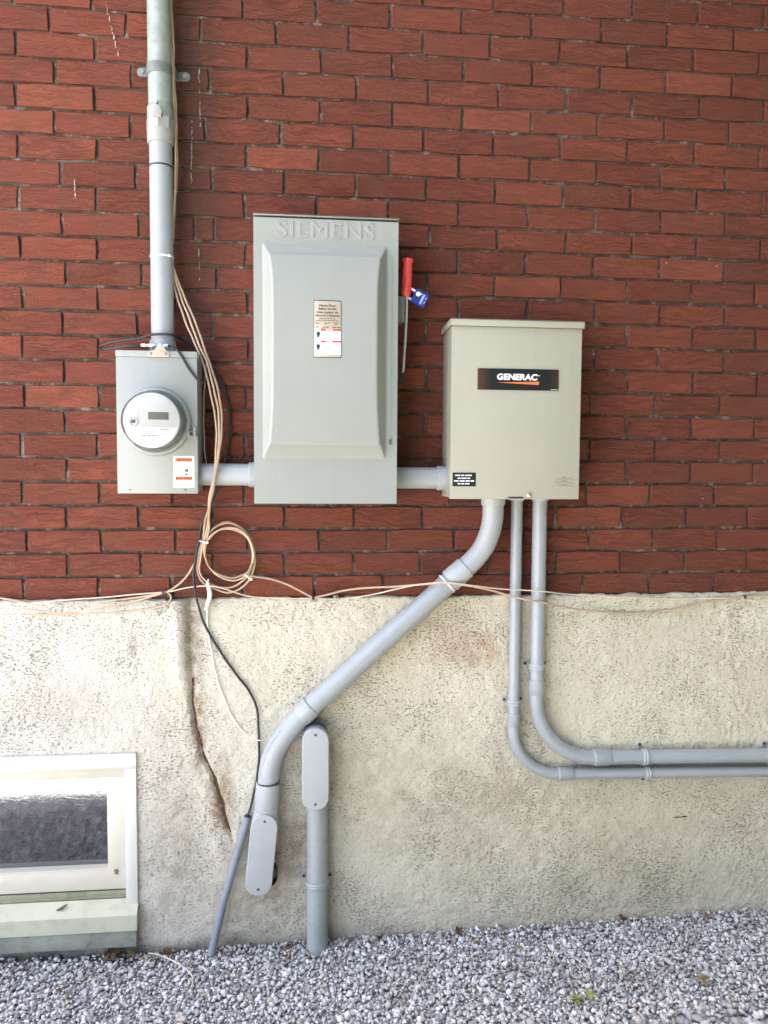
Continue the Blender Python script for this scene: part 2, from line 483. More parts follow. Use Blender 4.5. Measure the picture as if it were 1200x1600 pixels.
def link_mesh(name, me, parent=None):
    """Give the mesh its own origin (centre of its box), keep it where it was built, hang it under its thing."""
    n = len(me.vertices)
    co = np.empty(n * 3, dtype=np.float32)
    me.vertices.foreach_get('co', co)
    co = co.reshape(-1, 3)
    c = (co.min(0) + co.max(0)) / 2
    me.vertices.foreach_set('co', (co - c).ravel())
    me.update()
    o = bpy.data.objects.new(name, me)
    COL.objects.link(o)
    c = Vector([float(x) for x in c])
    ORG[o.name] = c
    if parent is not None:
        o.parent = parent
        o.location = c - ORG[parent.name]
    else:
        o.location = c
    return o

def obj(name, bm, mat, parent=None, smooth=35, kind=None, label=None):
    me = bpy.data.meshes.new(name)
    bmesh.ops.recalc_face_normals(bm, faces=bm.faces)
    bm.to_mesh(me)
    bm.free()
    me.materials.append(mat)
    if smooth:
        me.shade_smooth()
        me.set_sharp_from_angle(angle=math.radians(smooth))
    o = link_mesh(name, me, parent)
    return tag(o, label, None, None, kind)

def mesh_np(name, verts, faces, mat, parent=None, smooth=True, kind=None):
    me = bpy.data.meshes.new(name)
    me.from_pydata([], [], [])
    verts = np.asarray(verts, dtype=np.float32)
    faces = np.asarray(faces, dtype=np.int32)
    k = faces.shape[1]
    me.vertices.add(len(verts))
    me.vertices.foreach_set('co', verts.ravel())
    me.loops.add(faces.size)
    me.loops.foreach_set('vertex_index', faces.ravel())
    me.polygons.add(len(faces))
    me.polygons.foreach_set('loop_start', np.arange(0, faces.size, k, dtype=np.int32))
    me.polygons.foreach_set('loop_total', np.full(len(faces), k, dtype=np.int32))
    me.update(calc_edges=True)
    me.validate()
    if smooth:
        me.polygons.foreach_set('use_smooth', np.ones(len(me.polygons), dtype=bool))
    me.materials.append(mat)
    o = link_mesh(name, me, parent)
    return tag(o, None, None, None, kind)

def box(bm, x0, x1, y0, y1, z0, z1, bev=0.0, seg=2):
    b = bmesh.new()
    vs = [b.verts.new((x, y, z)) for x in (x0, x1) for y in (y0, y1) for z in (z0, z1)]
    for f in ((0, 1, 3, 2), (4, 6, 7, 5), (0, 4, 5, 1), (2, 3, 7, 6), (0, 2, 6, 4), (1, 5, 7, 3)):
        b.faces.new([vs[i] for i in f])
    bmesh.ops.recalc_face_normals(b, faces=b.faces)
    if bev:
        bmesh.ops.bevel(b, geom=list(b.edges), offset=bev, segments=seg, affect='EDGES', profile=0.6)
    merge(bm, b)
    return bm

def merge(bm, b, mat4=None):
    me = bpy.data.meshes.new('tmp')
    b.to_mesh(me)
    b.free()
    if mat4 is not None:
        me.transform(mat4)
    bm.from_mesh(me)
    bpy.data.meshes.remove(me)

def catmull(pts, per=8):
    P = [Vector(p) for p in pts]
    P = [P[0] * 2 - P[1]] + P + [P[-1] * 2 - P[-2]]
    out = []
    for i in range(1, len(P) - 2):
        p0, p1, p2, p3 = P[i - 1], P[i], P[i + 1], P[i + 2]
        for k in range(per):
            t = k / per
            out.append(0.5 * ((2 * p1) + (p2 - p0) * t + (2 * p0 - 5 * p1 + 4 * p2 - p3) * t * t + (3 * p1 - p0 - 3 * p2 + p3) * t ** 3))
    out.append(P[-2])
    return out

def tube(bm, pts, r, seg=10, caps=True, squash=1.0):
    """Sweep a circle along pts; r is a number or one radius per point."""
    pts = [Vector(p) for p in pts]
    n = len(pts)
    rs = r if isinstance(r, (list, tuple)) else [r] * n
    tang = []
    for i in range(n):
        d = pts[min(i + 1, n - 1)] - pts[max(i - 1, 0)]
        if d.length < 1e-9:
            d = tang[-1] if tang else Vector((0, 0, 1))
        tang.append(d.normalized())
    ref = Vector((0, 1, 0)) if abs(tang[0].y) < 0.9 else Vector((1, 0, 0))
    nrm = (ref - tang[0] * ref.dot(tang[0])).normalized()
    rings = []
    for i in range(n):
        t = tang[i]
        nrm = (nrm - t * nrm.dot(t))
        nrm = nrm.normalized() if nrm.length > 1e-6 else t.orthogonal().normalized()
        bi = t.cross(nrm)
        rings.append([bm.verts.new(pts[i] + (nrm * math.cos(2 * math.pi * k / seg) * squash + bi * math.sin(2 * math.pi * k / seg)) * rs[i])
                      for k in range(seg)])
    for a, b in zip(rings, rings[1:]):
        for k in range(seg):
            bm.faces.new((a[k], a[(k + 1) % seg], b[(k + 1) % seg], b[k]))
    if caps:
        bm.faces.new(rings[0])
        bm.faces.new(list(reversed(rings[-1])))
    return bm

def lathe(bm, profile, origin, axis, seg=40):
    """profile: (radius, height along axis) pairs; radius 0 closes the end."""
    axis = Vector(axis).normalized()
    u = axis.orthogonal().normalized()
    v = axis.cross(u)
    o = Vector(origin)
    rings = []
    for r, h in profile:
        if r < 1e-7:
            rings.append([bm.verts.new(o + axis * h)])
        else:
            rings.append([bm.verts.new(o + axis * h + (u * math.cos(2 * math.pi * k / seg) + v * math.sin(2 * math.pi * k / seg)) * r)
                          for k in range(seg)])
    for a, b in zip(rings, rings[1:]):
        for k in range(seg):
            k2 = (k + 1) % seg
            if len(a) == 1 and len(b) == 1:
                continue
            if len(a) == 1:
                bm.faces.new((a[0], b[k2], b[k]))
            elif len(b) == 1:
                bm.faces.new((a[k], a[k2], b[0]))
            else:
                bm.faces.new((a[k], a[k2], b[k2], b[k]))
    return bm

def prism(bm, outline, y0, y1, bev=0.0, seg=2, front_only=True):
    """Extrude an outline in the wall plane (x, z) from y0 (back) to y1 (front, more negative)."""
    b = bmesh.new()
    back = [b.verts.new((x, y0, z)) for x, z in outline]
    front = [b.verts.new((x, y1, z)) for x, z in outline]
    n = len(outline)
    b.faces.new(back)
    ff = b.faces.new(list(reversed(front)))
    for i in range(n):
        b.faces.new((back[i], front[i], front[(i + 1) % n], back[(i + 1) % n]))
    bmesh.ops.recalc_face_normals(b, faces=b.faces)
    if bev:
        bmesh.ops.bevel(b, geom=list(ff.edges), offset=bev, segments=seg, affect='EDGES', profile=0.6)
    merge(bm, b)
    return bm

def stadium(cx, cz, w, h, ang=0.0, n=14):
    r = w / 2
    out = []
    for s, a0 in ((1, 0.0), (-1, math.pi)):
        for k in range(n + 1):
            t = a0 + math.pi * k / n
            out.append((r * math.cos(t), s * (h / 2 - r) + r * math.sin(t)))
    ca, sa = math.cos(ang), math.sin(ang)
    return [(cx + x * ca - z * sa, cz + x * sa + z * ca) for x, z in out]

def rrect(x0, x1, z0, z1, r, n=4):
    out = []
    for cx, cz, a0 in ((x1 - r, z1 - r, 0), (x0 + r, z1 - r, 90), (x0 + r, z0 + r, 180), (x1 - r, z0 + r, 270)):
        for k in range(n + 1):
            t = math.radians(a0 + 90 * k / n)
            out.append((cx + r * math.cos(t), cz + r * math.sin(t)))
    return out

def text(bm, s, size, x, z, y, depth=0.0003, align='CENTER', shear=0.0, bold=0.0, sx=1.0, rot=0.0, bevel=0.0, space=1.0):
    cu = bpy.data.curves.new('lettering', 'FONT')
    cu.body = s
    cu.size = size
    cu.align_x = align
    cu.align_y = 'CENTER'
    cu.extrude = depth
    cu.shear = shear
    cu.offset = bold * size
    cu.space_character = space
    cu.resolution_u = 4
    if bevel:
        cu.bevel_depth = bevel
        cu.bevel_resolution = 2
    to = bpy.data.objects.new('lettering', cu)
    COL.objects.link(to)
    dg = bpy.context.evaluated_depsgraph_get()
    me = bpy.data.meshes.new_from_object(to.evaluated_get(dg))
    mt = Matrix.Translation((x, y, z)) @ Matrix.Rotation(-rot, 4, 'Y') @ Matrix.Rotation(math.radians(90), 4, 'X') @ Matrix.Diagonal((sx, 1, 1, 1))
    me.transform(mt)
    bm.from_mesh(me)
    bpy.data.meshes.remove(me)
    bpy.data.objects.remove(to)
    bpy.data.curves.remove(cu)

def print_line(bm, x0, x1, z, h, y, words=True, seed=0):
    """A line of print too small to read: word-long dashes."""
    r = random.Random(seed)
    x = x0
    while x < x1 - 0.0005:
        w = min(x1 - x, r.uniform(2.2, 6.0) * h) if words else x1 - x
        box(bm, x, x + w, y, y - 0.00025, z - h / 2, z + h / 2)
        x += w + h * 0.8

def screw(bm, x, z, y, r, h=0.0025, slot=True):
    """A round-head screw standing on a surface that faces -Y."""
    lathe(bm, [(r, 0), (r, h * 0.5), (r * 0.75, h * 0.9), (0, h)], (x, y, z), (0, -1, 0), 14)

def noise2(x, z, cell, seed):
    """Smooth value noise on arrays, range -1..1."""
    r = np.random.default_rng(seed)
    tab = r.uniform(-1, 1, (256, 256))
    fx, fz = x / cell, z / cell
    ix, iz = np.floor(fx).astype(int), np.floor(fz).astype(int)
    tx, tz = fx - ix, fz - iz
    tx, tz = tx * tx * (3 - 2 * tx), tz * tz * (3 - 2 * tz)
    gI = lambda a, b: tab[a % 256, b % 256]
    return ((gI(ix, iz) * (1 - tx) + gI(ix + 1, iz) * tx) * (1 - tz)
            + (gI(ix, iz + 1) * (1 - tx) + gI(ix + 1, iz + 1) * tx) * tz)

def grid_faces(nx, nz):
    i = np.arange(nx - 1)[:, None] * nz + np.arange(nz - 1)[None, :]
    i = i.ravel()
    return np.stack([i, i + nz, i + nz + 1, i + 1], 1)

# ---------------------------------------------------------------- ground
def ground_z(x, y):
    t = np.clip((x - 0.5) / 1.3, 0, 1)
    return -1.026 + 0.024 * t * t * (3 - 2 * t) + 0.006 * noise2(x, y, 0.33, 3)

def build_ground():
    xs = np.concatenate([np.linspace(-60, -3, 12), np.linspace(-2.4, 4.6, 90), np.linspace(5.2, 60, 12)])
    ys = np.concatenate([np.linspace(60, 1.5, 8), np.linspace(0.6, -4, 60), np.linspace(-4.6, -60, 12)])
    X, Y = np.meshgrid(xs, ys, indexing='ij')
    Z = ground_z(X, Y) - 0.010
    o = mesh_np('gravel_ground', np.stack([X, Y, Z], -1).reshape(-1, 3), grid_faces(len(xs), len(ys))[:, ::-1], M['bed'])
    o['kind'] = 'structure'

def ico(sub):
    b = bmesh.new()
    bmesh.ops.create_icosphere(b, subdivisions=sub, radius=1)
    v = np.array([p.co[:] for p in b.verts])
    f = np.array([[q.index for q in fc.verts] for fc in b.faces])
    b.free()
    return v, f

def build_gravel():
    base, faces = ico(2)
    r = np.random.default_rng(21)
    protos = []
    for k in range(14):
        v = base.copy()
        for _ in range(9):                      # chop flat facets off a ball
            d = r.normal(size=3)
            d /= np.linalg.norm(d)
            c = r.uniform(0.58, 0.9)
            over = np.clip(v @ d - c, 0, None)
            v = v - over[:, None] * d
        v *= np.array([r.uniform(0.95, 1.35), r.uniform(0.75, 1.1), r.uniform(0.55, 0.9)])
        protos.append(v)
    pts = []
    def scatter(x0, x1, y0, y1, step):
        gx, gy = np.meshgrid(np.arange(x0, x1, step), np.arange(y0, y1, step), indexing='ij')
        gx = gx.ravel() + r.uniform(-.55, .55, gx.size) * step
        gy = gy.ravel() + r.uniform(-.55, .55, gy.size) * step
        pts.append(np.stack([gx, gy, np.full(gx.size, step)], 1))
    scatter(-0.34, 2.28, -0.42, -0.018, 0.0083)
    scatter(-1.2, -0.34, -0.9, -0.018, 0.019)
    scatter(2.28, 3.2, -0.9, -0.018, 0.019)
    scatter(-0.34, 2.28, -0.95, -0.42, 0.017)
    P = np.concatenate(pts)
    n = len(P)
    size = np.clip(r.lognormal(math.log(0.0049), 0.32, n), 0.0028, 0.0105) * np.clip(P[:, 2] / 0.0080, 1, 1.6)
    which = r.integers(0, len(protos), n)
    ang = r.uniform(0, 2 * math.pi, n)
    tx, ty = r.normal(0, 0.5, n), r.normal(0, 0.5, n)
    gz = ground_z(P[:, 0], P[:, 1]) + r.uniform(-0.007, 0.004, n) + 0.008 * np.exp(-((P[:, 1] + 0.02) / 0.03) ** 2) * r.uniform(0, 1, n)
    allv = np.empty((n, len(base), 3), dtype=np.float32)
    ca, sa = np.cos(ang), np.sin(ang)
    for k, pv in enumerate(protos):
        idx = np.where(which == k)[0]
        v = pv[None] * size[idx][:, None, None]
        x, y, z = v[..., 0], v[..., 1], v[..., 2]
        cx, sx = np.cos(tx[idx])[:, None], np.sin(tx[idx])[:, None]
        y, z = y * cx - z * sx, y * sx + z * cx
        cy, sy = np.cos(ty[idx])[:, None], np.sin(ty[idx])[:, None]
        x, z = x * cy + z * sy, -x * sy + z * cy
        c, s = ca[idx][:, None], sa[idx][:, None]
        x, y = x * c - y * s, x * s + y * c
        allv[idx] = np.stack([x + P[idx, 0][:, None], y + P[idx, 1][:, None], z + gz[idx][:, None]], -1)
    F = (faces[None] + (np.arange(n) * len(base))[:, None, None]).reshape(-1, 3)
    o = mesh_np('gravel', allv.reshape(-1, 3), F, M['stone'], None, False)
    tag(o, 'loose crushed grey stone lying along the foot of the wall', 'gravel', None, 'stuff')

def build_absorber_lawn():  # unseen dark green ground added to cut bounced light at the right
    xs, ys = np.linspace(0.1, 14, 60), np.linspace(-1.35, -14, 60)
    X, Y = np.meshgrid(xs, ys, indexing='ij')
    X = X + np.where(X < 0.5, 0.12 * noise2(X, Y, 0.4, 31), 0)
    Z = ground_z(X, Y) + 0.012
    o = mesh_np('absorber_lawn', np.stack([X, Y, Z], -1).reshape(-1, 3), grid_faces(60, 60)[:, ::-1], M['absorber_lawn'])
    o['kind'] = 'structure'

build_ground()
build_absorber_lawn()
build_gravel()

# ---------------------------------------------------------------- brick wall
COURSE, BRICK_H = 0.067, 0.0587
# x (mm) of the head joints in every course, lowest course first
JOINTS = [
    [-315, -112, 90, 291, 493, 696, 896, 1095, 1297, 1499, 1705, 1909, 2109],
    [-196, 8, 207, 407, 610, 809, 1005, 1210, 1410, 1613, 1816, 2017, 2221],
    [-301, -101, 100, 304, 505, 709, 908, 1105, 1309, 1513, 1713, 1917, 2118],
    [-197, 6, 204, 406, 610, 809, 1009, 1208, 1410, 1613, 1816, 2014, 2217],
    [-309, -109, 96, 296, 496, 692, 892, 1092, 1298, 1503, 1700, 1904, 2107],
    [-190, 10, 214, 412, 616, 818, 1019, 1219, 1422, 1624, 1826, 2027, 2227],
    [-309, -109, 94, 298, 499, 700, 905, 1105, 1309, 1509, 1712, 1916, 2120],
    [-194, 8, 209, 412, 613, 813, 1016, 1220, 1418, 1622, 1825, 2027, 2226],
    [-300, -99, 101, 301, 503, 703, 903, 1107, 1304, 1506, 1711, 1914, 2115],
    [-195, 8, 211, 410, 613, 816, 1017, 1218, 1421, 1622, 1827, 2030, 2234],
    [-306, -102, 100, 303, 510, 710, 914, 1115, 1314, 1517, 1717, 1922, 2123],
    [-196, 7, 206, 411, 612, 812, 1015, 1217, 1419, 1618, 1821, 2021, 2225],
    [-300, -99, 102, 307, 509, 707, 909, 1111, 1313, 1517, 1716, 1919, 2123],
    [-185, 16, 219, 422, 620, 822, 1018, 1215, 1414, 1615, 1814, 2014, 2217],
    [-302, -102, 102, 301, 503, 702, 905, 1107, 1305, 1508, 1711, 1915, 2115],
    [-194, 8, 214, 417, 622, 821, 1024, 1222, 1426, 1625, 1824, 2026, 2225],
    [-308, -104, 99, 298, 500, 701, 904, 1107, 1312, 1513, 1713, 1912, 2115],
    [-195, 7, 207, 412, 611, 811, 1012, 1213, 1416, 1619, 1822, 2027, 2228],
    [-307, -103, 104, 307, 506, 706, 907, 1107, 1314, 1514, 1709, 1908, 2109],
    [-210, -7, 193, 395, 599, 805, 1003, 1205, 1404, 1606, 1810, 2014, 2213],
    [-310, -106, 99, 303, 510, 711, 914, 1115, 1317, 1515, 1715, 1917, 2120],
    [-206, -3, 198, 406, 608, 813, 1016, 1218, 1419, 1618, 1822, 2023, 2222],
    [-304, -102, 103, 305, 509, 713, 913, 1115, 1317, 1518, 1717, 1921, 2125],
    [-218, -15, 185, 384, 589, 791, 999, 1192, 1395, 1599, 1800, 2002, 2204],
    [-307, -107, 97, 297, 499, 700, 906, 1110, 1312, 1519, 1717, 1922, 2122],
    [-213, -14, 190, 391, 596, 797, 997, 1201, 1407, 1611, 1811, 2013, 2215],
    [-314, -113, 89, 291, 496, 694, 895, 1101, 1301, 1505, 1704, 1908, 2108],
]

EXTRA_JOINT = {15: 363}        # the cut brick beside the riser
WALL_TOP = 34                  # courses
WALL_L, WALL_R = -2.6, 4.6

wall = thing('brick_wall', 'red rug-faced brick wall with dark recessed mortar joints above the pale foundation', 'brick wall', (0.9, 0, 0))

def brick_mesh(seed):
    """A brick 1 m long (scaled to size in x), front face at y = 0, corners slightly uneven and worn."""
    r = random.Random(seed)
    hw, hh = 0.5, BRICK_H / 2
    j = lambda s: r.uniform(-s, s)
    out = []
    for t in (-0.5, -0.18, 0.17, 0.5):
        out.append((t * 2 * hw + (j(0.010) if abs(t) == 0.5 else j(0.05)), -hh + j(0.0018) + (abs(j(0.004)) if abs(t) == 0.5 and r.random() < .25 else 0)))
    out.append((hw + j(0.006), j(0.004)))
    for t in (0.5, 0.16, -0.2, -0.5):
        out.append((t * 2 * hw + (j(0.010) if abs(t) == 0.5 else j(0.05)), hh + j(0.0018) - (abs(j(0.004)) if abs(t) == 0.5 and r.random() < .25 else 0)))
    out.append((-hw + j(0.006), j(0.004)))
    b = bmesh.new()
    n = len(out)
    tilt = j(0.0012)
    f = [b.verts.new((x * (1 - 0.014), tilt * x * 2, z * (1 - 0.05))) for x, z in out]
    m = [b.verts.new((x, 0.0016 + tilt * x * 2, z)) for x, z in out]
    k = [b.verts.new((x, 0.030, z)) for x, z in out]
    b.faces.new(f)
    for p, q in ((f, m), (m, k)):
        for i in range(n):
            b.faces.new((p[i], q[i], q[(i + 1) % n], p[(i + 1) % n]))
    bmesh.ops.recalc_face_normals(b, faces=b.faces)
    me = bpy.data.meshes.new('brick')
    b.to_mesh(me)
    b.free()
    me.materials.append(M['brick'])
    return me

def build_bricks():
    protos = [brick_mesh(s) for s in range(40)]
    hidden = [(0.545, 0.905, 0.29, 1.0), (1.075, 1.42, 0.31, 0.75), (0.18, 0.375, 0.32, 0.67)]
    far = bmesh.new()
    count = 0
    for k in range(-0, WALL_TOP):
        row = JOINTS[k] if k < len(JOINTS) else [x + rng.uniform(-4, 4) for x in JOINTS[k % 2 + 24]]
        row = [x / 1000 for x in row]
        if k in EXTRA_JOINT:
            row = sorted(row + [EXTRA_JOINT[k] / 1000])
        while row[0] > WALL_L:
            row.insert(0, row[0] - 0.2017 + rng.uniform(-.003, .003))
        while row[-1] < WALL_R:
            row.append(row[-1] + 0.2017 + rng.uniform(-.003, .003))
        for a, b in zip(row, row[1:]):
            gap = 0.0086 + rng.uniform(-0.0015, 0.0015)
            cx, w = (a + b) / 2, b - a - gap
            cz = k * COURSE + COURSE / 2 + 0.001 + rng.uniform(-0.0008, 0.0008)
            y = rng.uniform(-0.0016, 0.0012)
            seen = (b > -0.125 and a < 2.02 and k < 27 and not any(a > h[0] and b < h[1] and cz - .03 > h[2] and cz + .03 < h[3] for h in hidden))
            if seen and not (k == 26 and cx < 1.0):
                o = bpy.data.objects.new('brick', rng.choice(protos))
                COL.objects.link(o)
                o.parent = wall
                o.location = Vector((cx, y, cz)) - ORG[wall.name]
                s = 1 if rng.random() < 0.5 else -1
                o.scale = (w, 1, BRICK_H and rng.uniform(0.985, 1.02))
                count += 1
            else:
                me = rng.choice(protos).copy()
                me.transform(Matrix.Translation((cx, y, cz)) @ Matrix.Diagonal((w, 1, 1, 1)))
                far.from_mesh(me)
                bpy.data.meshes.remove(me)
    print('bricks in view', count)
    obj('brick', far, M['brick'], wall, 0, 'stuff')

build_bricks()

def build_mortar():
    xs = np.concatenate([np.arange(WALL_L, -0.3, 0.1), np.arange(-0.3, 2.2, 0.006), np.arange(2.2, WALL_R + .05, 0.1)])
    zs = np.concatenate([np.arange(0.0, 1.80, 0.006), np.linspace(1.82, WALL_TOP * COURSE, 8)])
    X, Z = np.meshgrid(xs, zs, indexing='ij')
    # joints were raked by hand: depth wanders, with some mortar left standing near the brick edge
    d = 0.0075 + 0.0024 * noise2(X, Z, 0.021, 41) + 0.0018 * noise2(X, Z, 0.007, 42) - 0.0035 * np.clip(noise2(X, Z, 0.11, 43) - 0.35, 0, 1)
    v = np.stack([X, np.clip(d, 0.0012, 0.014), Z], -1).reshape(-1, 3)
    mesh_np('mortar', v, grid_faces(len(xs), len(zs)), M['mortar'], wall)

build_mortar()

def drips():
    """Dried pale drips and spatters on the bricks left of the cabinets."""
    r = random.Random(8)
    def run(bm, pts, w0):
        for x, z, w, h in pts:
            n = 9
            out = [(x + w * math.cos(2 * math.pi * i / n) * r.uniform(.6, 1.2), z + h * math.sin(2 * math.pi * i / n) * r.uniform(.7, 1.15)) for i in range(n)]
            prism(bm, out, 0.0006, -0.0016)
    def streak(x0, z0, x1, z1, n, w):
        out = []
        for i in range(n):
            if r.random() < 0.25:
                continue
            t = (i + r.uniform(-.5, .5)) / max(1, n - 1)
            out.append((x0 + (x1 - x0) * t + r.uniform(-.0012, .0012), z0 + (z1 - z0) * t, w * r.uniform(.35, 1.1), (abs(z1 - z0) / n) * r.choice((.15, .3, .8, 1.0))))
        return out
    bm = bmesh.new()
    a, b = (0.1316, 1.6279), (0.1615, 1.5000)
    run(bm, streak(*a, *b, 14, 0.0017), 0)
    obj('paint_drip', bm, M['drip'], wall, 40, None, 'slanting dried white drip near the top left corner')
    bm = bmesh.new()
    a, b = (0.0441, 1.1506), (0.0450, 1.1031)
    run(bm, streak(*a, *b, 6, 0.0014), 0)
    obj('paint_drip', bm, M['drip'], wall, 40)
    bm = bmesh.new()
    a, b = (0.3780, 1.4623), (0.3804, 1.3144)
    run(bm, streak(*a, *b, 16, 0.0022), 0)
    a, b = (0.3581, 1.3252), (0.3550, 1.1590)
    run(bm, streak(*a, *b, 18, 0.0020), 0)
    a, b = (0.3743, 0.9694), (0.3755, 0.9050)
    run(bm, streak(*a, *b, 4, 0.0016), 0)
    obj('mortar_drip', bm, M['ledge'], wall, 40)

drips()

# ---------------------------------------------------------------- eave of the house above the wall
def build_eave():
    t = thing('roof_eave', 'white soffit and dark roof edge above the brick wall', 'roof', (1.0, -0.1, 2.28), None, 'structure')
    bm = bmesh.new()
    box(bm, WALL_L - .2, WALL_R + .2, 6.0, -EAVE, 2.275, 2.30)
    obj('soffit', bm, M['soffit'], t, 0)
    bm = bmesh.new()
    box(bm, WALL_L - .2, WALL_R + .2, -EAVE + .003, -EAVE - 0.02, 2.262, 2.42, 0.003)
    obj('fascia', bm, M['soffit'], t, 0)
    bm = bmesh.new()
    b = bmesh.new()
    v = [b.verts.new(p) for x in (WALL_L - .25, WALL_R + .25) for p in ((x, -EAVE - .06, 2.423), (x, 3, 3.6), (x, 6.05, 2.423), (x, 6.05, 2.36), (x, -EAVE - .06, 2.36))]
    for i in range(5):
        b.faces.new((v[i], v[(i + 1) % 5], v[5 + (i + 1) % 5], v[5 + i]))
    b.faces.new(v[:5])
    b.faces.new(v[5:])
    obj('roofing', b, M['shingle'], t, 0)
    bm = bmesh.new()                       # the other walls of the house: they keep the sun out
    box(bm, WALL_L, WALL_R, 0.05, 5.9, -1.2, 2.27)
    obj('house_core', bm, M['mortar'], t, 0)

EAVE = 0.46
build_eave()


# ---------------------------------------------------------------- tall unseen foliage added behind the viewer and at right to block light
def build_blocker_hedge():
    r = np.random.default_rng(77)
    n = 45000
    u = r.uniform(0, 1, n)
    side = r.uniform(0, 1, n) < 0.42
    x = np.where(side, 3.5 + r.uniform(-.25, .6, n), 0.0 + 4.6 * u)
    y = np.where(side, -0.2 - 4.0 * u, -3.8 + r.uniform(-.5, .5, n))
    z = -1.0 + 7.6 * r.uniform(0, 1, n) ** 0.95
    s = r.uniform(0.055, 0.12, n)
    d1 = r.normal(size=(n, 3)); d1 /= np.linalg.norm(d1, axis=1)[:, None]
    d2 = np.cross(d1, r.normal(size=(n, 3))); d2 /= np.linalg.norm(d2, axis=1)[:, None]
    c = np.stack([x, y, z], 1)
    q = np.stack([c - d1 * s[:, None], c + d2 * s[:, None] * .6, c + d1 * s[:, None], c - d2 * s[:, None] * .6], 1)
    F = np.arange(n * 4).reshape(n, 4)
    o = mesh_np('blocker_hedge', q.reshape(-1, 3), F, M['blocker_hedge'], None, False)
    tag(o, 'tall dark evergreen foliage added out of view to block light', 'blocker_hedge', None, 'stuff')

build_blocker_hedge()

# ---------------------------------------------------------------- foundation wall with its window
FACE = -0.012
WX0, WX1, WZ0, WZ1 = -0.86, 0.186, -0.953, -0.440      # opening for the window unit
found = thing('foundation_wall', 'rough cream parged foundation wall with a rusty crack and dark pitting', 'foundation wall', (0.9, FACE, -1.05))

def build_parging():
    xs = np.concatenate([np.arange(WALL_L, -0.26, 0.06), np.arange(-0.26, 2.2, 0.0042), np.arange(2.2, WALL_R + .05, 0.06)])
    zs = np.concatenate([np.linspace(-1.2, -1.06, 3), np.arange(-1.056, 0.0, 0.0042)])
    X, Z = np.meshgrid(xs, zs, indexing='ij')
    d = 0.0022 * noise2(X, Z, 0.19, 1) + 0.0013 * noise2(X, Z, 0.030, 2) + 0.0010 * noise2(X, Z, 0.012, 3) + 0.0007 * noise2(X, Z, 0.006, 4)
    pit = np.clip(noise2(X, Z, 0.0105, 5) - 0.45 + 0.25 * noise2(X, Z, 0.2, 6), 0, 1)
    d -= 0.0035 * pit
    # old corner: a rounded ridge, then a groove running down into the crack
    gx = np.interp(Z, CRACK_Z, CRACK_X) + 0.003 * noise2(X * 0, Z, 0.03, 7)
    fade = np.clip((Z + 0.62) / 0.3, 0, 1)
    deep = np.interp(Z, [-0.72, -0.66, -0.30, -0.20, 0.0], [0, 0.016, 0.013, 0.015, 0.015])
    wid = np.interp(Z, [-0.70, -0.60, -0.35, -0.25, 0.0], [0.006, 0.0075, 0.006, 0.010, 0.014])
    dx = X - gx
    d -= deep * np.exp(-(dx / wid) ** 2)
    d += 0.010 * fade * np.exp(-((dx + 0.035) / 0.022) ** 2) * np.clip((Z + .30) / .15, 0, 1)
    d += 0.007 * np.clip((-dx) / 0.12, 0, 1) * np.clip((Z + .75) / .4, 0, 1)
    d += 0.006 * np.exp(-((dx + 0.03) / 0.03) ** 2) * np.clip(1 - np.abs(Z + .55) / .3, 0, 1)
    # chipped lumps along the open crack
    lump = np.clip(1 - np.abs(Z + 0.45) / 0.22, 0, 1) * np.exp(-((dx + 0.012) / 0.012) ** 2)
    d += 0.007 * lump * noise2(X, Z, 0.011, 9)
    # short hairline crack at the right
    hx = X - HAIR[0]
    hz = Z - HAIR[1] - 0.003 * noise2(X, X * 0, 0.012, 8)
    d -= 0.006 * np.exp(-(hz / 0.0022) ** 2) * (np.abs(hx) < 0.024)
    Y = FACE - d
    # rounded, uneven top edge running back to the bricks
    ztop = 0.003 + 0.0035 * noise2(X, X * 0, 0.05, 10) + 0.002 * noise2(X, X * 0, 0.015, 11)
    Zs = Z + ztop * np.clip((Z + 0.05) / 0.05, 0, 1)
    V = np.stack([X, Y, Zs], -1)
    cap = []
    for t in (0.35, 0.75, 1.0):
        yy = Y[:, -1] * (1 - t) + 0.004 * t
        cap.append(np.stack([X[:, -1], yy, Zs[:, -1] + 0.0042 * math.sin(t * 1.5) - 0.0015 * t], -1))
    V = np.concatenate([V] + [c[:, None, :] for c in cap], 1)
    nz = V.shape[1]
    F = grid_faces(len(xs), nz)
    cxy = V.reshape(-1, 3)[F].mean(1)
    keep = ~((cxy[:, 0] > WX0) & (cxy[:, 0] < WX1) & (cxy[:, 2] > WZ0) & (cxy[:, 2] < WZ1))
    mesh_np('parging', V.reshape(-1, 3), F[keep], M['parge'], found)

CRACK_PX = [(0.3455, 0.0057), (0.3463, -0.1137), (0.3490, -0.2245), (0.3485, -0.2895), (0.3604, -0.3737), (0.3779, -0.4491), (0.4045, -0.5159), (0.4259, -0.5829), (0.4419, -0.6499), (0.4563, -0.6982)]
CRACK_X = [p[0] for p in CRACK_PX][::-1]
CRACK_Z = [p[1] for p in CRACK_PX][::-1]
HAIR = (1.8201, -0.6922)
build_parging()

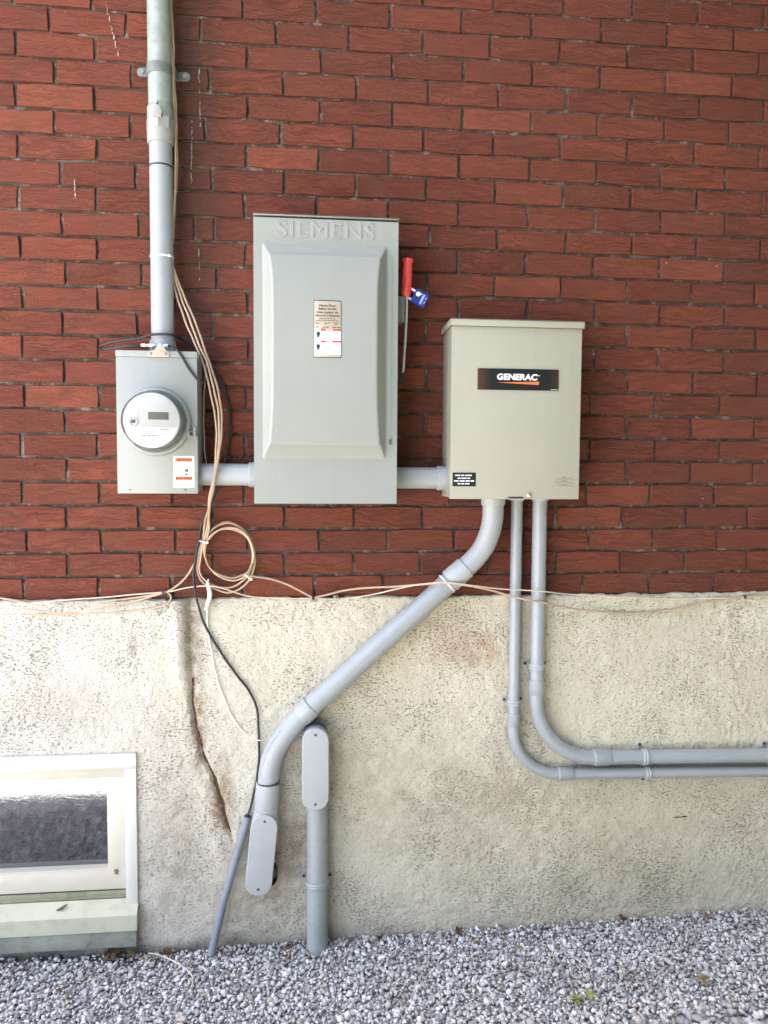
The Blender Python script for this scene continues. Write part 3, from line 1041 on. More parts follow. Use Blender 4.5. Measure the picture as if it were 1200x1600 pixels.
def build_crack():
    r = random.Random(3)
    bm = bmesh.new()
    pts = catmull([(x, FACE + 0.004, z) for x, z in zip(CRACK_X, CRACK_Z) if -0.72 < z < -0.17], 14)
    left, right_ = [], []
    for i, p in enumerate(pts):
        t = i / (len(pts) - 1)
        w = (0.0028 + 0.0080 * math.sin(math.pi * min(1, t * 1.05)) ** 1.5) * r.uniform(0.4, 1.5)
        left.append((p.x - w, p.z))
        right_.append((p.x + w * r.uniform(0.2, 0.9), p.z))
    prism(bm, left + right_[::-1], FACE + 0.020, FACE + 0.0085)
    obj('crack', bm, M['crack'], found, 0, None, 'dark rusty crack')
    bm = bmesh.new()
    x, z = HAIR
    pts = [(x + (i - 5) * 0.0048, z + r.uniform(-.0015, .0015)) for i in range(11)]
    prism(bm, [(a, b + 0.0012 * r.uniform(.4, 1.3)) for a, b in pts] + [(a, b - 0.001) for a, b in pts[::-1]], FACE + 0.004, FACE - 0.0006)
    obj('crack', bm, M['crack'], found, 0, None, 'short hairline crack')

build_crack()

def build_window():
    w = bpy.data.objects.new('basement_window', None)
    COL.objects.link(w)
    w.parent = found
    w.empty_display_size = 0.05
    o = Vector((0.0, FACE, -0.7))
    w.location = o - ORG[found.name]
    ORG[w.name] = o
    xl = -0.90
    xr = (0.1922, -0.7053)[0]                      # right edge of the casing
    xc = (0.1579, -0.6661)[0]                    # casing meets sash
    xp = (0.1074, -0.6639)[0]                      # right edge of the pane
    zt, zc = (0.1937, -0.4328)[1], (0.1932, -0.4756)[1]
    zp1 = (0.1096, -0.5071)[1]
    zp0 = (0.1057, -0.7785)[1]
    zs0 = (0.1548, -0.8349)[1]                   # foot of the sash
    zk = (0.1545, -0.8624)[1]                      # foot of the track
    z_sill_top, z_sill_foot = (0.1964, -0.8918)[1], (0.1961, -0.9401)[1]
    F = FACE
    bm = bmesh.new()
    box(bm, xl, xr, 0.03, F - 0.013, zc, zt, 0.003)
    obj('top_casing', bm, M['vinyl'], w)
    bm = bmesh.new()
    box(bm, xc, xr - 0.001, 0.03, F - 0.010, z_sill_top + 0.001, zc - 0.0008, 0.0025)
    obj('side_casing', bm, M['vinyl'], w)
    bm = bmesh.new()                            # sash: four rails with a stepped inner lip
    d0, d1 = F + 0.004, 0.035
    box(bm, xl, xc - 0.0025, d1, d0, zp1, zc - 0.002, 0.002)
    box(bm, xl, xc - 0.0025, d1, d0, zs0, zp0, 0.002)
    box(bm, xp, xc - 0.0027, d1, d0 + .0006, zp0 - 0.004, zp1 + 0.004, 0.002)
    box(bm, xl, xp + 0.004, d1, d0 + 0.0045, zp0 - 0.001, zp0 + 0.0035, 0.001)
    box(bm, xp - 0.0025, xp + 0.003, d1, d0 + 0.005, zp0, zp1, 0.001)
    obj('sash', bm, M['sash_paint'], w)
    bm = bmesh.new()
    box(bm, xl, xp + 0.003, 0.030, 0.024, zp0 - 0.003, zp1 + 0.003)
    obj('pane', bm, M['pane'], w, 0)
    bm = bmesh.new()
    box(bm, xl, xc - 0.003, 0.03, F + 0.006, zk, zs0 - 0.005, 0.001)
    box(bm, xl, xc - 0.004, F + 0.0062, F + 0.002, zk + 0.004, zk + 0.0085, 0.001)
    obj('track', bm, M['track'], w)
    bm = bmesh.new()                            # sloping sill board
    b = bmesh.new()
    prof = [(0.03, zk), (F + 0.002, zk - 0.0005), (F - 0.030, z_sill_top), (F - 0.032, z_sill_top - 0.003), (F - 0.032, z_sill_foot), (0.03, z_sill_foot)]
    a_ = [b.verts.new((xl, y, z)) for y, z in prof]
    c_ = [b.verts.new((xr, y, z)) for y, z in prof]
    b.faces.new(a_)
    b.faces.new(c_[::-1])
    for i in range(6):
        b.faces.new((a_[i], c_[i], c_[(i + 1) % 6], a_[(i + 1) % 6]))
    obj('sill', b, M['sill_paint'], w, 25)
    bm = bmesh.new()
    r = np.random.default_rng(2)
    zf = (-0.0096, -0.9906)[1]
    b = bmesh.new()
    box(b, xl, xr - 0.002, 0.02, F - 0.028, zf, z_sill_foot - 0.0015, 0.004)
    obj('concrete_ledge', b, M['ledge'], w)
    # blown-in scraps on the sill and sash
    for ((x, z), l, wd, dep) in (((-0.0177, -0.8721), 0.032, 0.007, 0.026), ((-0.1060, -0.9049), 0.018, 0.006, 0.034)):
        b = bmesh.new()
        y = F - dep + 0.012
        tube(b, catmull([(x - l / 2, y, z - l * .25), (x, y - 0.004, z + 0.001), (x + l / 2, y, z + l * .3)], 4), [wd * .2 + wd * .35 * math.sin(math.pi * i / 8) for i in range(9)], 6)
        obj('leaf_scrap', b, M['dark_bits'], w)
    x, z = (0.1288, -0.7834)
    b = bmesh.new()
    prism(b, [(x - .006, z + .006), (x + .003, z + .008), (x + .007, z + .001), (x + .004, z - .008), (x - .003, z - .005)], d0 + .001, d0 - 0.004, 0.001)
    obj('rust_spot', b, M['dead_leaf'], w)

build_window()

# ---------------------------------------------------------------- conduits
PIPE2, PIPE125, PIPE1 = 0.0302, 0.0211, 0.0167

def pipe(name, mat, parent, pts, r, label=None, seg=28, caps=True):
    bm = bmesh.new()
    tube(bm, pts, r, seg, caps)
    return obj(name, bm, mat, parent, 40, None, label)

def bell(name, mat, parent, a, b, r_in, r_out, label=None, lip=0.002):
    """Socket between two points: straight sleeve with a small rounded lip at both ends."""
    a, b = Vector(a), Vector(b)
    d = (b - a).normalized()
    L = (b - a).length
    bm = bmesh.new()
    lathe(bm, [(r_in, 0), (r_out - lip, 0), (r_out, lip), (r_out, L - lip * 2), (r_out - lip, L - lip * .5), (r_in, L)], a, d, 32)
    return obj(name, bm, mat, parent, 40, None, label)

def ring(name, mat, parent, c, axis, r, w=0.002, t=0.0012, label=None, tail=True):
    """A narrow cable tie pulled round a pipe."""
    c, ax = Vector(c), Vector(axis).normalized()
    bm = bmesh.new()
    lathe(bm, [(r - 0.0004, -w), (r + t, -w), (r + t, w), (r - 0.0004, w), (r - 0.0004, -w)], c, ax, 32)
    if tail:
        p = c + Vector((r * 0.75, -r * 0.70, 0))
        box(bm, p.x - 0.0035, p.x + 0.0035, p.y - 0.003, p.y + 0.002, p.z - 0.0028, p.z + 0.0028, 0.0008)
    return obj(name, bm, mat, parent, 40, None, label)

def arc(c, r, a0, a1, y, n=16):
    return [(c[0] + r * math.cos(math.radians(a0 + (a1 - a0) * k / n)), y, c[1] + r * math.sin(math.radians(a0 + (a1 - a0) * k / n))) for k in range(n + 1)]

def strap(parent, c, horizontal, r, mat, ears=(1, 1), wall_y=FACE):
    """Two-hole strap: a ribbed band over the pipe and a screwed ear on one or both sides."""
    cx, cy, cz = c
    bm = bmesh.new()
    w = 0.0085
    n = 18
    prof = [(-w, 0.0), (-w, 0.003), (-w * .4, 0.0042), (0, 0.0024), (w * .4, 0.0042), (w, 0.003), (w, 0.0)]
    rows = []
    for k in range(n + 1):
        t = math.pi * k / n
        s, f = math.cos(t), math.sin(t)
        rows.append([bm.verts.new(((cx + s * (r + h), cy - f * (r + h), cz + o) if not horizontal else (cx + o, cy - f * (r + h), cz + s * (r + h)))) for o, h in prof])
    for p, q in zip(rows, rows[1:]):
        for k in range(len(prof) - 1):
            bm.faces.new((p[k], p[k + 1], q[k + 1], q[k]))
    for sgn, on in zip((-1, 1), ears):
        d = sgn * (r + 0.0075)
        if on:
            ex, ez = (cx + d, cz + 0.004) if not horizontal else (cx - 0.004, cz + d)
            out = stadium(ex - (sgn * 0.004 if not horizontal else 0), ez - (sgn * 0.004 if horizontal else 0), 0.013, 0.021, math.pi / 2 if not horizontal else 0, 8)
            prism(bm, out, wall_y + 0.002, wall_y - 0.0035, 0.001)
    s_ = obj('strap', bm, mat, parent, 40)
    for sgn, on in zip((-1, 1), ears):
        if on:
            d = sgn * (r + 0.0085)
            ex, ez = (cx + d, cz + 0.004) if not horizontal else (cx - 0.004, cz + d)
            bm = bmesh.new()
            screw(bm, ex, ez, wall_y - 0.0034, 0.0042, 0.0035)
            obj('screw', bm, M['black'], s_)
    return s_

# -- service riser on the left
RX, RY = 0.2842, -0.060
riser = thing('service_riser', 'tall vertical conduit above the meter box, galvanised pipe on top of grey plastic', 'conduit', (RX, RY, 0.69))
zj0, zj1, zj2 = (0.2845, 1.3005)[1], (0.2858, 1.2723)[1], (0.2855, 1.2374)[1]
pipe('metal_pipe', M['galv'], riser, [(RX - 0.004, RY, 2.27), (RX - 0.002, RY, 1.75), (RX, RY, zj0 - 0.01)], 0.0308, 'greenish galvanised upper pipe')
bm = bmesh.new()
lathe(bm, [(0.0308, 0.035), (0.0322, 0.033), (0.0345, 0.028), (0.0345, 0.004), (0.033, 0), (0.02, 0)], (RX, RY, zj0), (0, 0, 1), 32)
obj('locknut', bm, M['galv'], riser)
bm = bmesh.new()
lathe(bm, [(0.025, 0), (0.0365, 0), (0.0365, 0.002), (0.0365, (zj0 - zj1)), (0.025, (zj0 - zj1))], (RX, RY, zj1), (0, 0, 1), 8)
ad = obj('adapter', bm, M['adapter'], riser, 20, None, 'pale grey threaded adapter')
bm = bmesh.new()
lathe(bm, [(0.02, 0), (0.0335, 0), (0.0352, 0.003), (0.0352, zj1 - zj2), (0.02, zj1 - zj2)], (RX, RY, zj2), (0, 0, 1), 32)
obj('socket', bm, M['adapter'], ad)
pipe('plastic_pipe', M['pvc'], riser, [(RX, RY, zj2 + 0.01), (RX, RY, 0.70)], PIPE2, 'smooth grey plastic lower pipe')
bell('end_bell', M['pvc'], riser, (RX, RY, 0.675), (RX, RY, 0.722), 0.02, 0.0345)
ring('tape_band', M['black'], riser, (RX, RY, (0.2894, 1.1779)[1]), (0, 0, 1), PIPE2, 0.0020, 0.0008, 'thin black band', False)
ring('zip_tie', M['white'], riser, (RX, RY, (0.2869, 0.9407)[1]), (0, 0, 1), PIPE2, 0.0022, 0.0012, 'white zip tie')
# clamp with two screwed ears, and the hex lug of the bonding clamp
zs = (0.2883, 1.4269)[1]
ze = (0.2250, 1.4468)[1]
bm = bmesh.new()
lathe(bm, [(0.0308, -0.013), (0.0332, -0.013), (0.0338, 0), (0.0332, 0.013), (0.0308, 0.013)], (RX - .001, RY, zs), (0, 0, 1), 32)
for sx_ in (-1, 1):
    prism(bm, stadium(RX + sx_ * 0.048, ze - 0.003 * sx_, 0.024, 0.046, math.pi / 2), -0.001, -0.005, 0.001)
    box(bm, RX + sx_ * 0.030, RX + sx_ * 0.034, -0.005, RY, ze - 0.012, ze + 0.012)
cl = obj('clamp', bm, M['clamp'], riser, 40, None, 'galvanised pipe clamp')
for sx_ in (-1, 1):
    bm = bmesh.new()
    lathe(bm, [(0.0062, 0), (0.0062, 0.004), (0, 0.0045)], (RX + sx_ * 0.057, -0.005, ze - 0.003 * sx_), (0, -1, 0), 6)
    obj('bolt', bm, M['zinc'], cl, 20)
xh, zh = (0.2827, 1.3113)
bm = bmesh.new()
prism(bm, [(xh - .011, zh - .016), (xh + .010, zh - .018), (xh + .013, zh - .004), (xh + .006, zh + .012), (xh - .006, zh + .012), (xh - .012, zh - .002)], -0.088, -0.101, 0.0025)
lg = obj('bonding_lug', bm, M['adapter'], riser)
bm = bmesh.new()
lathe(bm, [(0.004, 0), (0.004, 0.008), (0.0025, 0.010), (0, 0.010)], (xh - 0.002, -0.092, zh + .018), (0, -1, 0.5), 12)
obj('screw', bm, M['steel'], lg)

# -- short straight conduits between the cabinets
def nipple(label, x0, x1, z, y, collar_side):
    t = thing('conduit_nipple', label, 'conduit', ((x0 + x1) / 2, y, z), 'short horizontal conduits between the cabinets')
    pipe('pipe', M['pvc_light'], t, [(x0, y, z), (x1, y, z)], PIPE2)
    bell('collar', M['pvc_light'], t, (x1 - 0.034, y, z), (x1 + 0.004, y, z), 0.02, 0.0345)
    return t

nipple('short grey conduit joining the meter box to the tall cabinet behind hanging cables', 0.372, 0.547, 0.3575, -0.060, 1)
nipple('short grey conduit joining the tall grey cabinet to the cream cabinet', 0.900, 1.0735, 0.3505, -0.060, 1)

# -- conduit body (the pull fitting with a screwed cover)
def conduit_body(parent, cx, cz, ang, w, h, y0, y1, cover_mat, body_mat):
    bm = bmesh.new()
    prism(bm, stadium(cx, cz, w, h, ang), y0, y1 + 0.006, 0.004, 3)
    b_ = obj('conduit_body', bm, body_mat, parent, 40)
    bm = bmesh.new()
    prism(bm, stadium(cx, cz, w + 0.001, h + 0.001, ang), y1 + 0.0055, y1, 0.0028, 3)
    obj('cover', bm, cover_mat, b_, 40)
    for s in (-1, 1):
        dx, dz = 0, s * (h / 2 - 0.018)
        x = cx + dx * math.cos(ang) - dz * math.sin(ang)
        z = cz + dx * math.sin(ang) + dz * math.cos(ang)
        bm = bmesh.new()
        screw(bm, x, z, y1 + 0.0002, 0.0040, 0.0012)
        obj('screw', bm, M['dark_steel'], b_)
    return b_

# -- big diagonal conduit from the cream cabinet to the ground fitting
DY = FACE - PIPE2 - 0.004
diag = thing('diagonal_conduit', 'thick grey conduit bending diagonally from the cream cabinet down to a rounded fitting', 'conduit', (0.8938, -0.0460, -0.1154))
bell('collar', M['pvc_light'], diag, (1.2047, -0.0580, 0.2981), (1.2051, -0.0580, 0.2723), 0.02, 0.0345)
up_pts = [(1.2048, -0.0580, 0.2944), (1.2055, -0.0570, 0.2612), (1.2037, -0.0550, 0.2261), (1.1953, -0.0530, 0.1871), (1.1806, -0.0500, 0.1517), (1.1579, -0.0480, 0.1209), (1.1258, -0.0460, 0.0893), (1.1100, -0.0460, 0.0754)]
pipe('elbow', M['pvc_light'], diag, catmull(up_pts, 6), PIPE2, 'upper elbow')
bell('coupling', M['pvc_light'], diag, (1.1305, -0.0460, 0.0939), (1.0822, -0.0460, 0.0524), 0.02, 0.0338)
pipe('pipe', M['pvc'], diag, [(1.1119, -0.0460, 0.0773), (0.8938, -0.0460, -0.1163), (0.6706, -0.0460, -0.3161)], PIPE2, 'straight diagonal length')
bell('coupling', M['pvc'], diag, (0.6870, -0.0460, -0.3007), (0.6542, -0.0460, -0.3324), 0.02, 0.0338)
pipe('elbow', M['pvc'], diag, catmull([(0.6742, -0.0460, -0.3124), (0.6415, -0.0460, -0.3460), (0.6133, -0.0460, -0.3805), (0.5888, -0.0460, -0.4180), (0.5733, -0.0460, -0.4557), (0.5660, -0.0460, -0.4947), (0.5631, -0.0460, -0.5320)], 6), PIPE2, 'lower elbow')
bell('coupling', M['pvc_light'], diag, (0.5636, -0.0480, -0.5218), (0.5577, -0.0490, -0.6017), 0.02, 0.0345, 'pale sleeve above the fitting', 0.0012)  # paler grey here paints in the light the sleeve reflects
def pipe_print(parent, pts, r, side, t0, t1, mat, seed):
    """Small printed characters running along a pipe, too small to read."""
    rr = random.Random(seed)
    path = catmull(pts, 10)
    bm = bmesh.new()
    i = int(len(path) * t0)
    while i < len(path) * t1:
        p, q = path[i], path[min(i + 1, len(path) - 1)]
        d = (q - p).normalized()
        if rr.random() < 0.82:
            n = (Vector((0, -1, 0)) * math.cos(side) + d.cross(Vector((0, 1, 0))) * math.sin(side)).normalized()
            u = d.cross(n)
            c = p + n * (r + 0.0002)
            l, h = rr.uniform(.0011, .0019), rr.uniform(.0012, .0020)
            vs = [bm.verts.new(c + d * a_ * l + u * b_ * h - n * (0.0003 if b_ else 0)) for a_, b_ in ((-1, -1), (1, -1), (1, 1), (-1, 1))]
            bm.faces.new(vs)
        i += 1
    bmesh.ops.solidify(bm, geom=list(bm.faces), thickness=0.0003)
    obj('pipe_print', bm, mat, parent, 0, 'stuff')

pipe_print(diag, [(0.6415, -0.0460, -0.3460), (0.6133, -0.0460, -0.3805), (0.5888, -0.0460, -0.4180), (0.5733, -0.0460, -0.4557), (0.5660, -0.0460, -0.4947)], PIPE2, -0.75, 0.05, 0.98, M['print_blue'], 4)
pipe_print(diag, [(0.6560, -0.0460, -0.3315), (0.6742, -0.0460, -0.3115)], 0.0338, -0.5, 0.1, 0.8, M['print_blue'], 5)
pipe_print(diag, up_pts[2:7], PIPE2, 1.0, 0.1, 0.95, M['ink'], 6)
d_ax = (Vector((0.5636, -0.0480, -0.5181)) - Vector((0.5643, -0.0480, -0.5312)))
ring('cable_tie', M['black'], diag, (0.5641, -0.0470, -0.5185), d_ax, PIPE2 + 0.0004, 0.0013, 0.0014, 'black cable tie')
ring('zip_tie', M['white'], diag, (1.0748, -0.0460, 0.0460), Vector((1.1119, -0.0460, 0.0773)) - Vector((0.8938, -0.0460, -0.1163)), PIPE2 + .001, 0.0022, 0.0012, 'white zip tie', False)
lx, lz = (0.5457, -0.7149)
LANG = math.radians(-5.6)
conduit_body(diag, lx, lz, LANG, 0.0745, 0.2330, -0.030, -0.088, M['pvc_cover'], M['pvc_light'])
bm = bmesh.new()
tube(bm, [(0.5584, -0.0490, -0.5942), (0.5549, -0.0490, -0.6373), (0.5483, -0.0490, -0.7218)], [0.0335, 0.037, 0.036], 28)
obj('hub', bm, M['pvc_light'], diag)
bm = bmesh.new()
x, z = (0.5489, -0.8002)
lathe(bm, [(0.034, 0), (0.034, 0.05)], (x + .006, -0.045, z), (0, 1, 0), 28)  # hub coloured black to paint the shadow behind the fitting
obj('back_hub', bm, M['black'], diag, 40, None, 'sleeve running into the wall, black for its shadow')

# -- short vertical conduit rising from the gravel
sx0, _z = (0.7031, -0.8643)
stub = thing('vertical_conduit', 'short upright grey conduit rising from the gravel to a rounded fitting', 'conduit', (sx0, DY, -1.02))
bx, bz = (0.6975, -0.4729)
pipe('pipe', M['pvc_old'], stub, [(sx0 + .001, DY, -1.06), (sx0, DY, -0.85), (sx0, DY, bz - 0.08)], PIPE2)
conduit_body(stub, bx, bz, 0, 0.0745, 0.2360, -0.026, -0.088, M['pvc_cover'], M['pvc'])
bm = bmesh.new()
hx, hz = (0.6981, -0.3758)
lathe(bm, [(0.0345, 0), (0.0345, 0.042)], (hx, -0.052, hz - 0.006), (0, 1, 0), 28)
obj('back_hub', bm, M['pvc_old'], stub)
zst = (0.7017, -0.8183)[1]
st = strap(stub, (sx0, DY, zst - 0.004), False, PIPE2, M['pvc'], (1, 1))

# -- the two conduits that drop from the cream cabinet and turn to the right
def el_conduit(name, label, x, y, z_top, z_bell0, z_bell1, R, r, z_h, x_end, bell_len, mats, z_end):
    t = thing(name, label, 'conduit', (x, y, z_h))
    bell('collar', M['pvc_light'], t, (x, y, z_top + 0.003), (x, y, z_top - 0.012), r * .7, r + 0.0035)
    pipe('pipe', mats[0], t, [(x, y, z_top), (x, y, z_bell0 - 0.01)], r, 'vertical length')
    bell('coupling', mats[1], t, (x, y, z_bell0), (x, y, z_bell1), r * .7, r + 0.0034)
    pipe('elbow', mats[1], t, [(x, y, z_bell0 - .005)] + arc((x + R, z_h + R), R, 180, 270, y, 20) + [(x + R + 0.02, y, z_h)], r)
    bell('coupling', mats[1], t, (x + R - 0.004, y, z_h), (x + R + bell_len, y, z_h), r * .7, r + 0.0034)
    pipe('pipe', mats[0], t, [(x + R + 0.01, y, z_h), (x_end, y, z_h + (z_end - z_h) * (x_end - x - R) / (2.08 - x - R))], r, 'horizontal length')
    return t

GZ = 0.296
SXc, SY = 1.2822, FACE - PIPE1 - 0.004
small = el_conduit('elbowed_conduit', 'thinner of two grey conduits dropping from the cream cabinet and turning right, the lower run', SXc, SY, GZ,
                   (1.2818, -0.3418)[1], (1.2824, -0.3803)[1], 0.142, PIPE1, (1.4743, -0.5323)[1], 3.4, 0.045, (M['pvc'], M['pvc']), (2.0796, -0.5478)[1])
LXc, LY = 1.3495, FACE - PIPE125 - 0.004
large = el_conduit('elbowed_conduit', 'thicker of two grey conduits dropping from the cream cabinet and turning right, the upper run', LXc, LY, GZ,
                   (1.3525, -0.2425)[1], (1.3533, -0.2867)[1], 0.181, PIPE125, (1.5517, -0.4843)[1], 3.4, 0.05, (M['pvc'], M['pvc']), (2.0764, -0.4958)[1])
strap(small, (SXc, SY, (1.2813, -0.3110)[1]), False, PIPE1, M['pvc_light'])
strap(large, (LXc, LY, (1.3517, -0.2033)[1]), False, PIPE125, M['pvc_light'])
strap(large, ((1.6856, -0.4868)[0], LY, (1.6856, -0.4868)[1]), True, PIPE125, M['pvc_light'], (0, 1))
strap(small, ((1.6989, -0.5381)[0], SY, (1.6989, -0.5395)[1]), True, PIPE1, M['pvc_light'], (1, 0))
strap(large, ((2.0869, -0.5002)[0], LY, (2.0868, -0.4961)[1]), True, PIPE125, M['pvc_light'], (0, 1))

# -- thin leaning sleeve for the black cable
sl = thing('cable_sleeve', 'thin blue grey plastic tube leaning on the wall with a black cable entering it', 'pipe', (0.4046, -0.0400, -1.0005))
pipe('tube', M['pvc_blue'], sl, [(0.4002, -0.0500, -1.0204), (0.4340, -0.0360, -0.8749), (0.5025, -0.0260, -0.6289)], 0.0112, None, 16)
bm = bmesh.new()
tube(bm, [(0.5025, -0.0260, -0.6298), (0.5038, -0.0260, -0.6251)], 0.0085, 14)
obj('bore', bm, M['black'], sl)

# ---------------------------------------------------------------- meter box
MX0, MX1, MZ0, MZ1, MD = 0.1735, 0.3828, 0.3065, 0.6830, -0.120
mbox = thing('meter_box', 'small grey steel meter box with an orange and white warning sticker', 'meter box', (0.278, -0.06, MZ0))
bm = bmesh.new()
box(bm, MX0 + .002, MX1 - .002, -0.004, MD + 0.002, MZ0 + .002, MZ1 - .003, 0.003)
obj('enclosure', bm, M['grey_side'], mbox)
bm = bmesh.new()
box(bm, MX0, MX1, MD + 0.010, MD, MZ0, MZ1 - 0.017, 0.0022)
cov = obj('cover', bm, M['grey_paint'], mbox)
bm = bmesh.new()
box(bm, MX0 - .0008, MX1 + .0008, -0.006, MD - 0.0015, MZ1 - 0.0165, MZ1, 0.002)
obj('top_cap', bm, M['grey_paint'], mbox)
for u, v in ((0.2065, 0.3165), (0.350, 0.3165)):
    bm = bmesh.new()
    prism(bm, stadium(u, v, 0.0025, 0.0075, math.pi / 2, 6), MD + 0.001, MD - 0.0006, 0.0003)
    obj('slot', bm, M['dark_steel'], mbox)
# tan metal tab screwed to the top edge
tx, tz = (0.2835, 0.6780)
bm = bmesh.new()
out = [(tx - .029, tz - .0115), (tx + .028, tz - .0115), (tx + .0285, tz + .001), (tx + .020, tz + .0065), (tx + .013, tz + .0185), (tx - .002, tz + .018),
       (tx - .010, tz + .006), (tx - .022, tz + .004), (tx - .027, tz - .004)]
prism(bm, out, MD - 0.001, MD - 0.006, 0.001)
tab = obj('metal_tab', bm, M['tan'], mbox)
for dx in (-0.019, 0.019):
    bm = bmesh.new()
    screw(bm, tx + dx, tz - 0.0028, MD - 0.0055, 0.0042, 0.003)
    obj('screw', bm, M['zinc'], tab)
# warning sticker
s0, s1 = (0.3192, 0.3229), (0.3733, 0.4066)
SYF = MD - 0.0006
bm = bmesh.new()
box(bm, s0[0], s1[0], MD + .001, SYF, s0[1], s1[1])
stk = obj('warning_sticker', bm, M['paper'], mbox, 0)
W, H = s1[0] - s0[0], s1[1] - s0[1]
sx = lambda f: s0[0] + W * f
sz = lambda f: s1[1] - H * f
bm = bmesh.new()
box(bm, sx(.09), sx(.90), SYF + .0001, SYF - .0003, sz(.18), sz(.06))
obj('orange_bar', bm, M['orange'], stk, 0)
bm = bmesh.new()
box(bm, sx(.09), sx(.90), SYF + .0001, SYF - .0003, sz(.765), sz(.645))
obj('orange_bar', bm, M['orange'], stk, 0)
bm = bmesh.new()
text(bm, 'WARNING', 0.0075, sx(.57), sz(.12), SYF - .0006, 0.0002, bold=0.02)
text(bm, 'AVERTISSEMENT', 0.0058, sx(.55), sz(.706), SYF - .0006, 0.0002, bold=0.02)
for fx, fz in ((.24, .12), (.16, .706)):
    prism(bm, [(sx(fx) - .0035, sz(fz) - .0028), (sx(fx) + .0035, sz(fz) - .0028), (sx(fx), sz(fz) + .0034)], SYF, SYF - .0006)
# pictogram: a hand and a spark
prism(bm, [(sx(.52), sz(.55)), (sx(.60), sz(.62)), (sx(.70), sz(.59)), (sx(.71), sz(.55)), (sx(.62), sz(.57)), (sx(.55), sz(.53))], SYF, SYF - .0005)
prism(bm, [(sx(.34), sz(.50)), (sx(.42), sz(.475)), (sx(.50), sz(.46)), (sx(.43), sz(.485)), (sx(.46), sz(.51)), (sx(.40), sz(.495))], SYF, SYF - .0005)
obj('black_print', bm, M['ink'], stk, 0, 'stuff')
bm = bmesh.new()
prism(bm, [(sx(.55), sz(.44)), (sx(.60), sz(.395)), (sx(.72), sz(.42)), (sx(.72), sz(.52)), (sx(.62), sz(.495)), (sx(.54), sz(.50))], SYF, SYF - .0005)
obj('pictogram', bm, M['green_ink'], stk, 0)
bm = bmesh.new()
for i, (f, a_, b_) in enumerate(((.235, .12, .62), (.28, .12, .7), (.325, .16, .82), (.80, .12, .66), (.845, .12, .6), (.88, .08, .88), (.92, .12, .62), (.955, .55, .88))):
    print_line(bm, sx(a_), sx(b_), sz(f), H * .016, SYF, True, i)
obj('fine_print', bm, M['faint_ink'], stk, 0, 'stuff')

# round glass meter plugged into the box
mx, mz = (0.2764, 0.4966)
meter = thing('electricity_meter', 'round glass electricity meter with a pale face and small brown display', 'meter', (mx, MD, mz))
AX = (0, -1, 0)
bm = bmesh.new()
lathe(bm, [(0.080, -0.006), (0.090, -0.004), (0.0905, 0.006), (0.088, 0.014), (0.083, 0.017), (0.079, 0.015), (0.0785, 0.0)], (mx, MD, mz), AX, 64)
rg = obj('locking_ring', bm, M['grey_paint'], meter)
bm = bmesh.new()
lathe(bm, [(0.0785, 0.004), (0.0785, 0.012), (0.074, 0.013), (0.0, 0.013)], (mx, MD, mz), AX, 56)
obj('base', bm, M['meter_body'], meter)
bm = bmesh.new()
lathe(bm, [(0.069, 0.013), (0.069, 0.040), (0.067, 0.0405), (0.067, 0.060)], (mx, MD, mz), AX, 56)
obj('inner_body', bm, M['meter_body'], meter)
bm = bmesh.new()
lathe(bm, [(0.064, 0.055), (0.0707, 0.056), (0.0710, 0.0655), (0.0695, 0.067), (0.0, 0.067)], (mx, MD, mz), AX, 64)
fc = obj('face', bm, M['meter_face'], meter)
FY = MD - 0.067
bm = bmesh.new()
l0, l1 = (0.2680, 0.4986), (0.3195, 0.5180)
prism(bm, rrect(l0[0], l1[0], l0[1], l1[1], 0.001), FY + .001, FY - .0006, 0.0002)
obj('display', bm, M['lcd'], fc)
bm = bmesh.new()
px_, pz_ = (0.2313, 0.4932)
lathe(bm, [(0.0115, 0), (0.0115, 0.004), (0.0095, 0.005), (0.0085, 0.0025), (0, 0.0025)], (px_, FY, pz_), AX, 28)
obj('optical_port', bm, M['meter_face'], fc)
bm = bmesh.new()
box(bm, px_ - .0052, px_ + .0052, FY - .0026, FY - .0032, pz_ - .0042, pz_ + .0042)
obj('port_window', bm, M['grey_ink'], fc, 0)
bm = bmesh.new()
for d in (-.0025, .0025):
    lathe(bm, [(0.0015, 0), (0, 0.0004)], (px_ + d, FY - .0033, pz_ - .0006), AX, 10)
obj('port_lens', bm, M['ink'], fc)
# paper label on the lower part of the face
zl = (0.2750, 0.4791)[1]
bm = bmesh.new()
R_ = 0.0675
a0 = math.asin((zl - mz) / R_)
out = [(mx + R_ * math.cos(t), mz + R_ * math.sin(t)) for t in np.linspace(math.pi - a0, 2 * math.pi + a0, 34)]
prism(bm, out, FY + .0005, FY - .0005)
obj('label', bm, M['paper'], fc, 0)
bm = bmesh.new()
tube(bm, catmull([(mx - .030, FY, mz + .026), (mx - .037, FY, mz + .017), (mx - .034, FY, mz + .004), (mx - .016, FY, mz - .006), (mx + .012, FY, mz - .0105), (mx + .050, FY, mz - .0115)], 6), 0.0009, 6)
obj('raised_line', bm, M['white'], fc)
bm = bmesh.new()
q = FY - .0005
for i, (u0, u1, v, h) in enumerate(((203, 213, 667.8, .0008), (249, 262, 672.5, .0016), (220, 244, 672, .0008), (222, 240, 675.5, .0008), (208, 216, 674, .0008), (208, 216, 679, .0008),
                                   (222, 246, 682.5, .0022), (224, 243, 687.5, .0018), (236, 244, 691, .0010), (224, 240, 679, .0008), (246, 258, 679.5, .0007))):
    k0 = (mx + (u0 - 236.4) * 0.00168, mz - (v - 659) * 0.00168)
    print_line(bm, k0[0], k0[0] + (u1 - u0) * 0.00168, k0[1], h, q, True, 40 + i)
obj('fine_print', bm, M['face_ink'], fc, 0, 'stuff')
bm = bmesh.new()
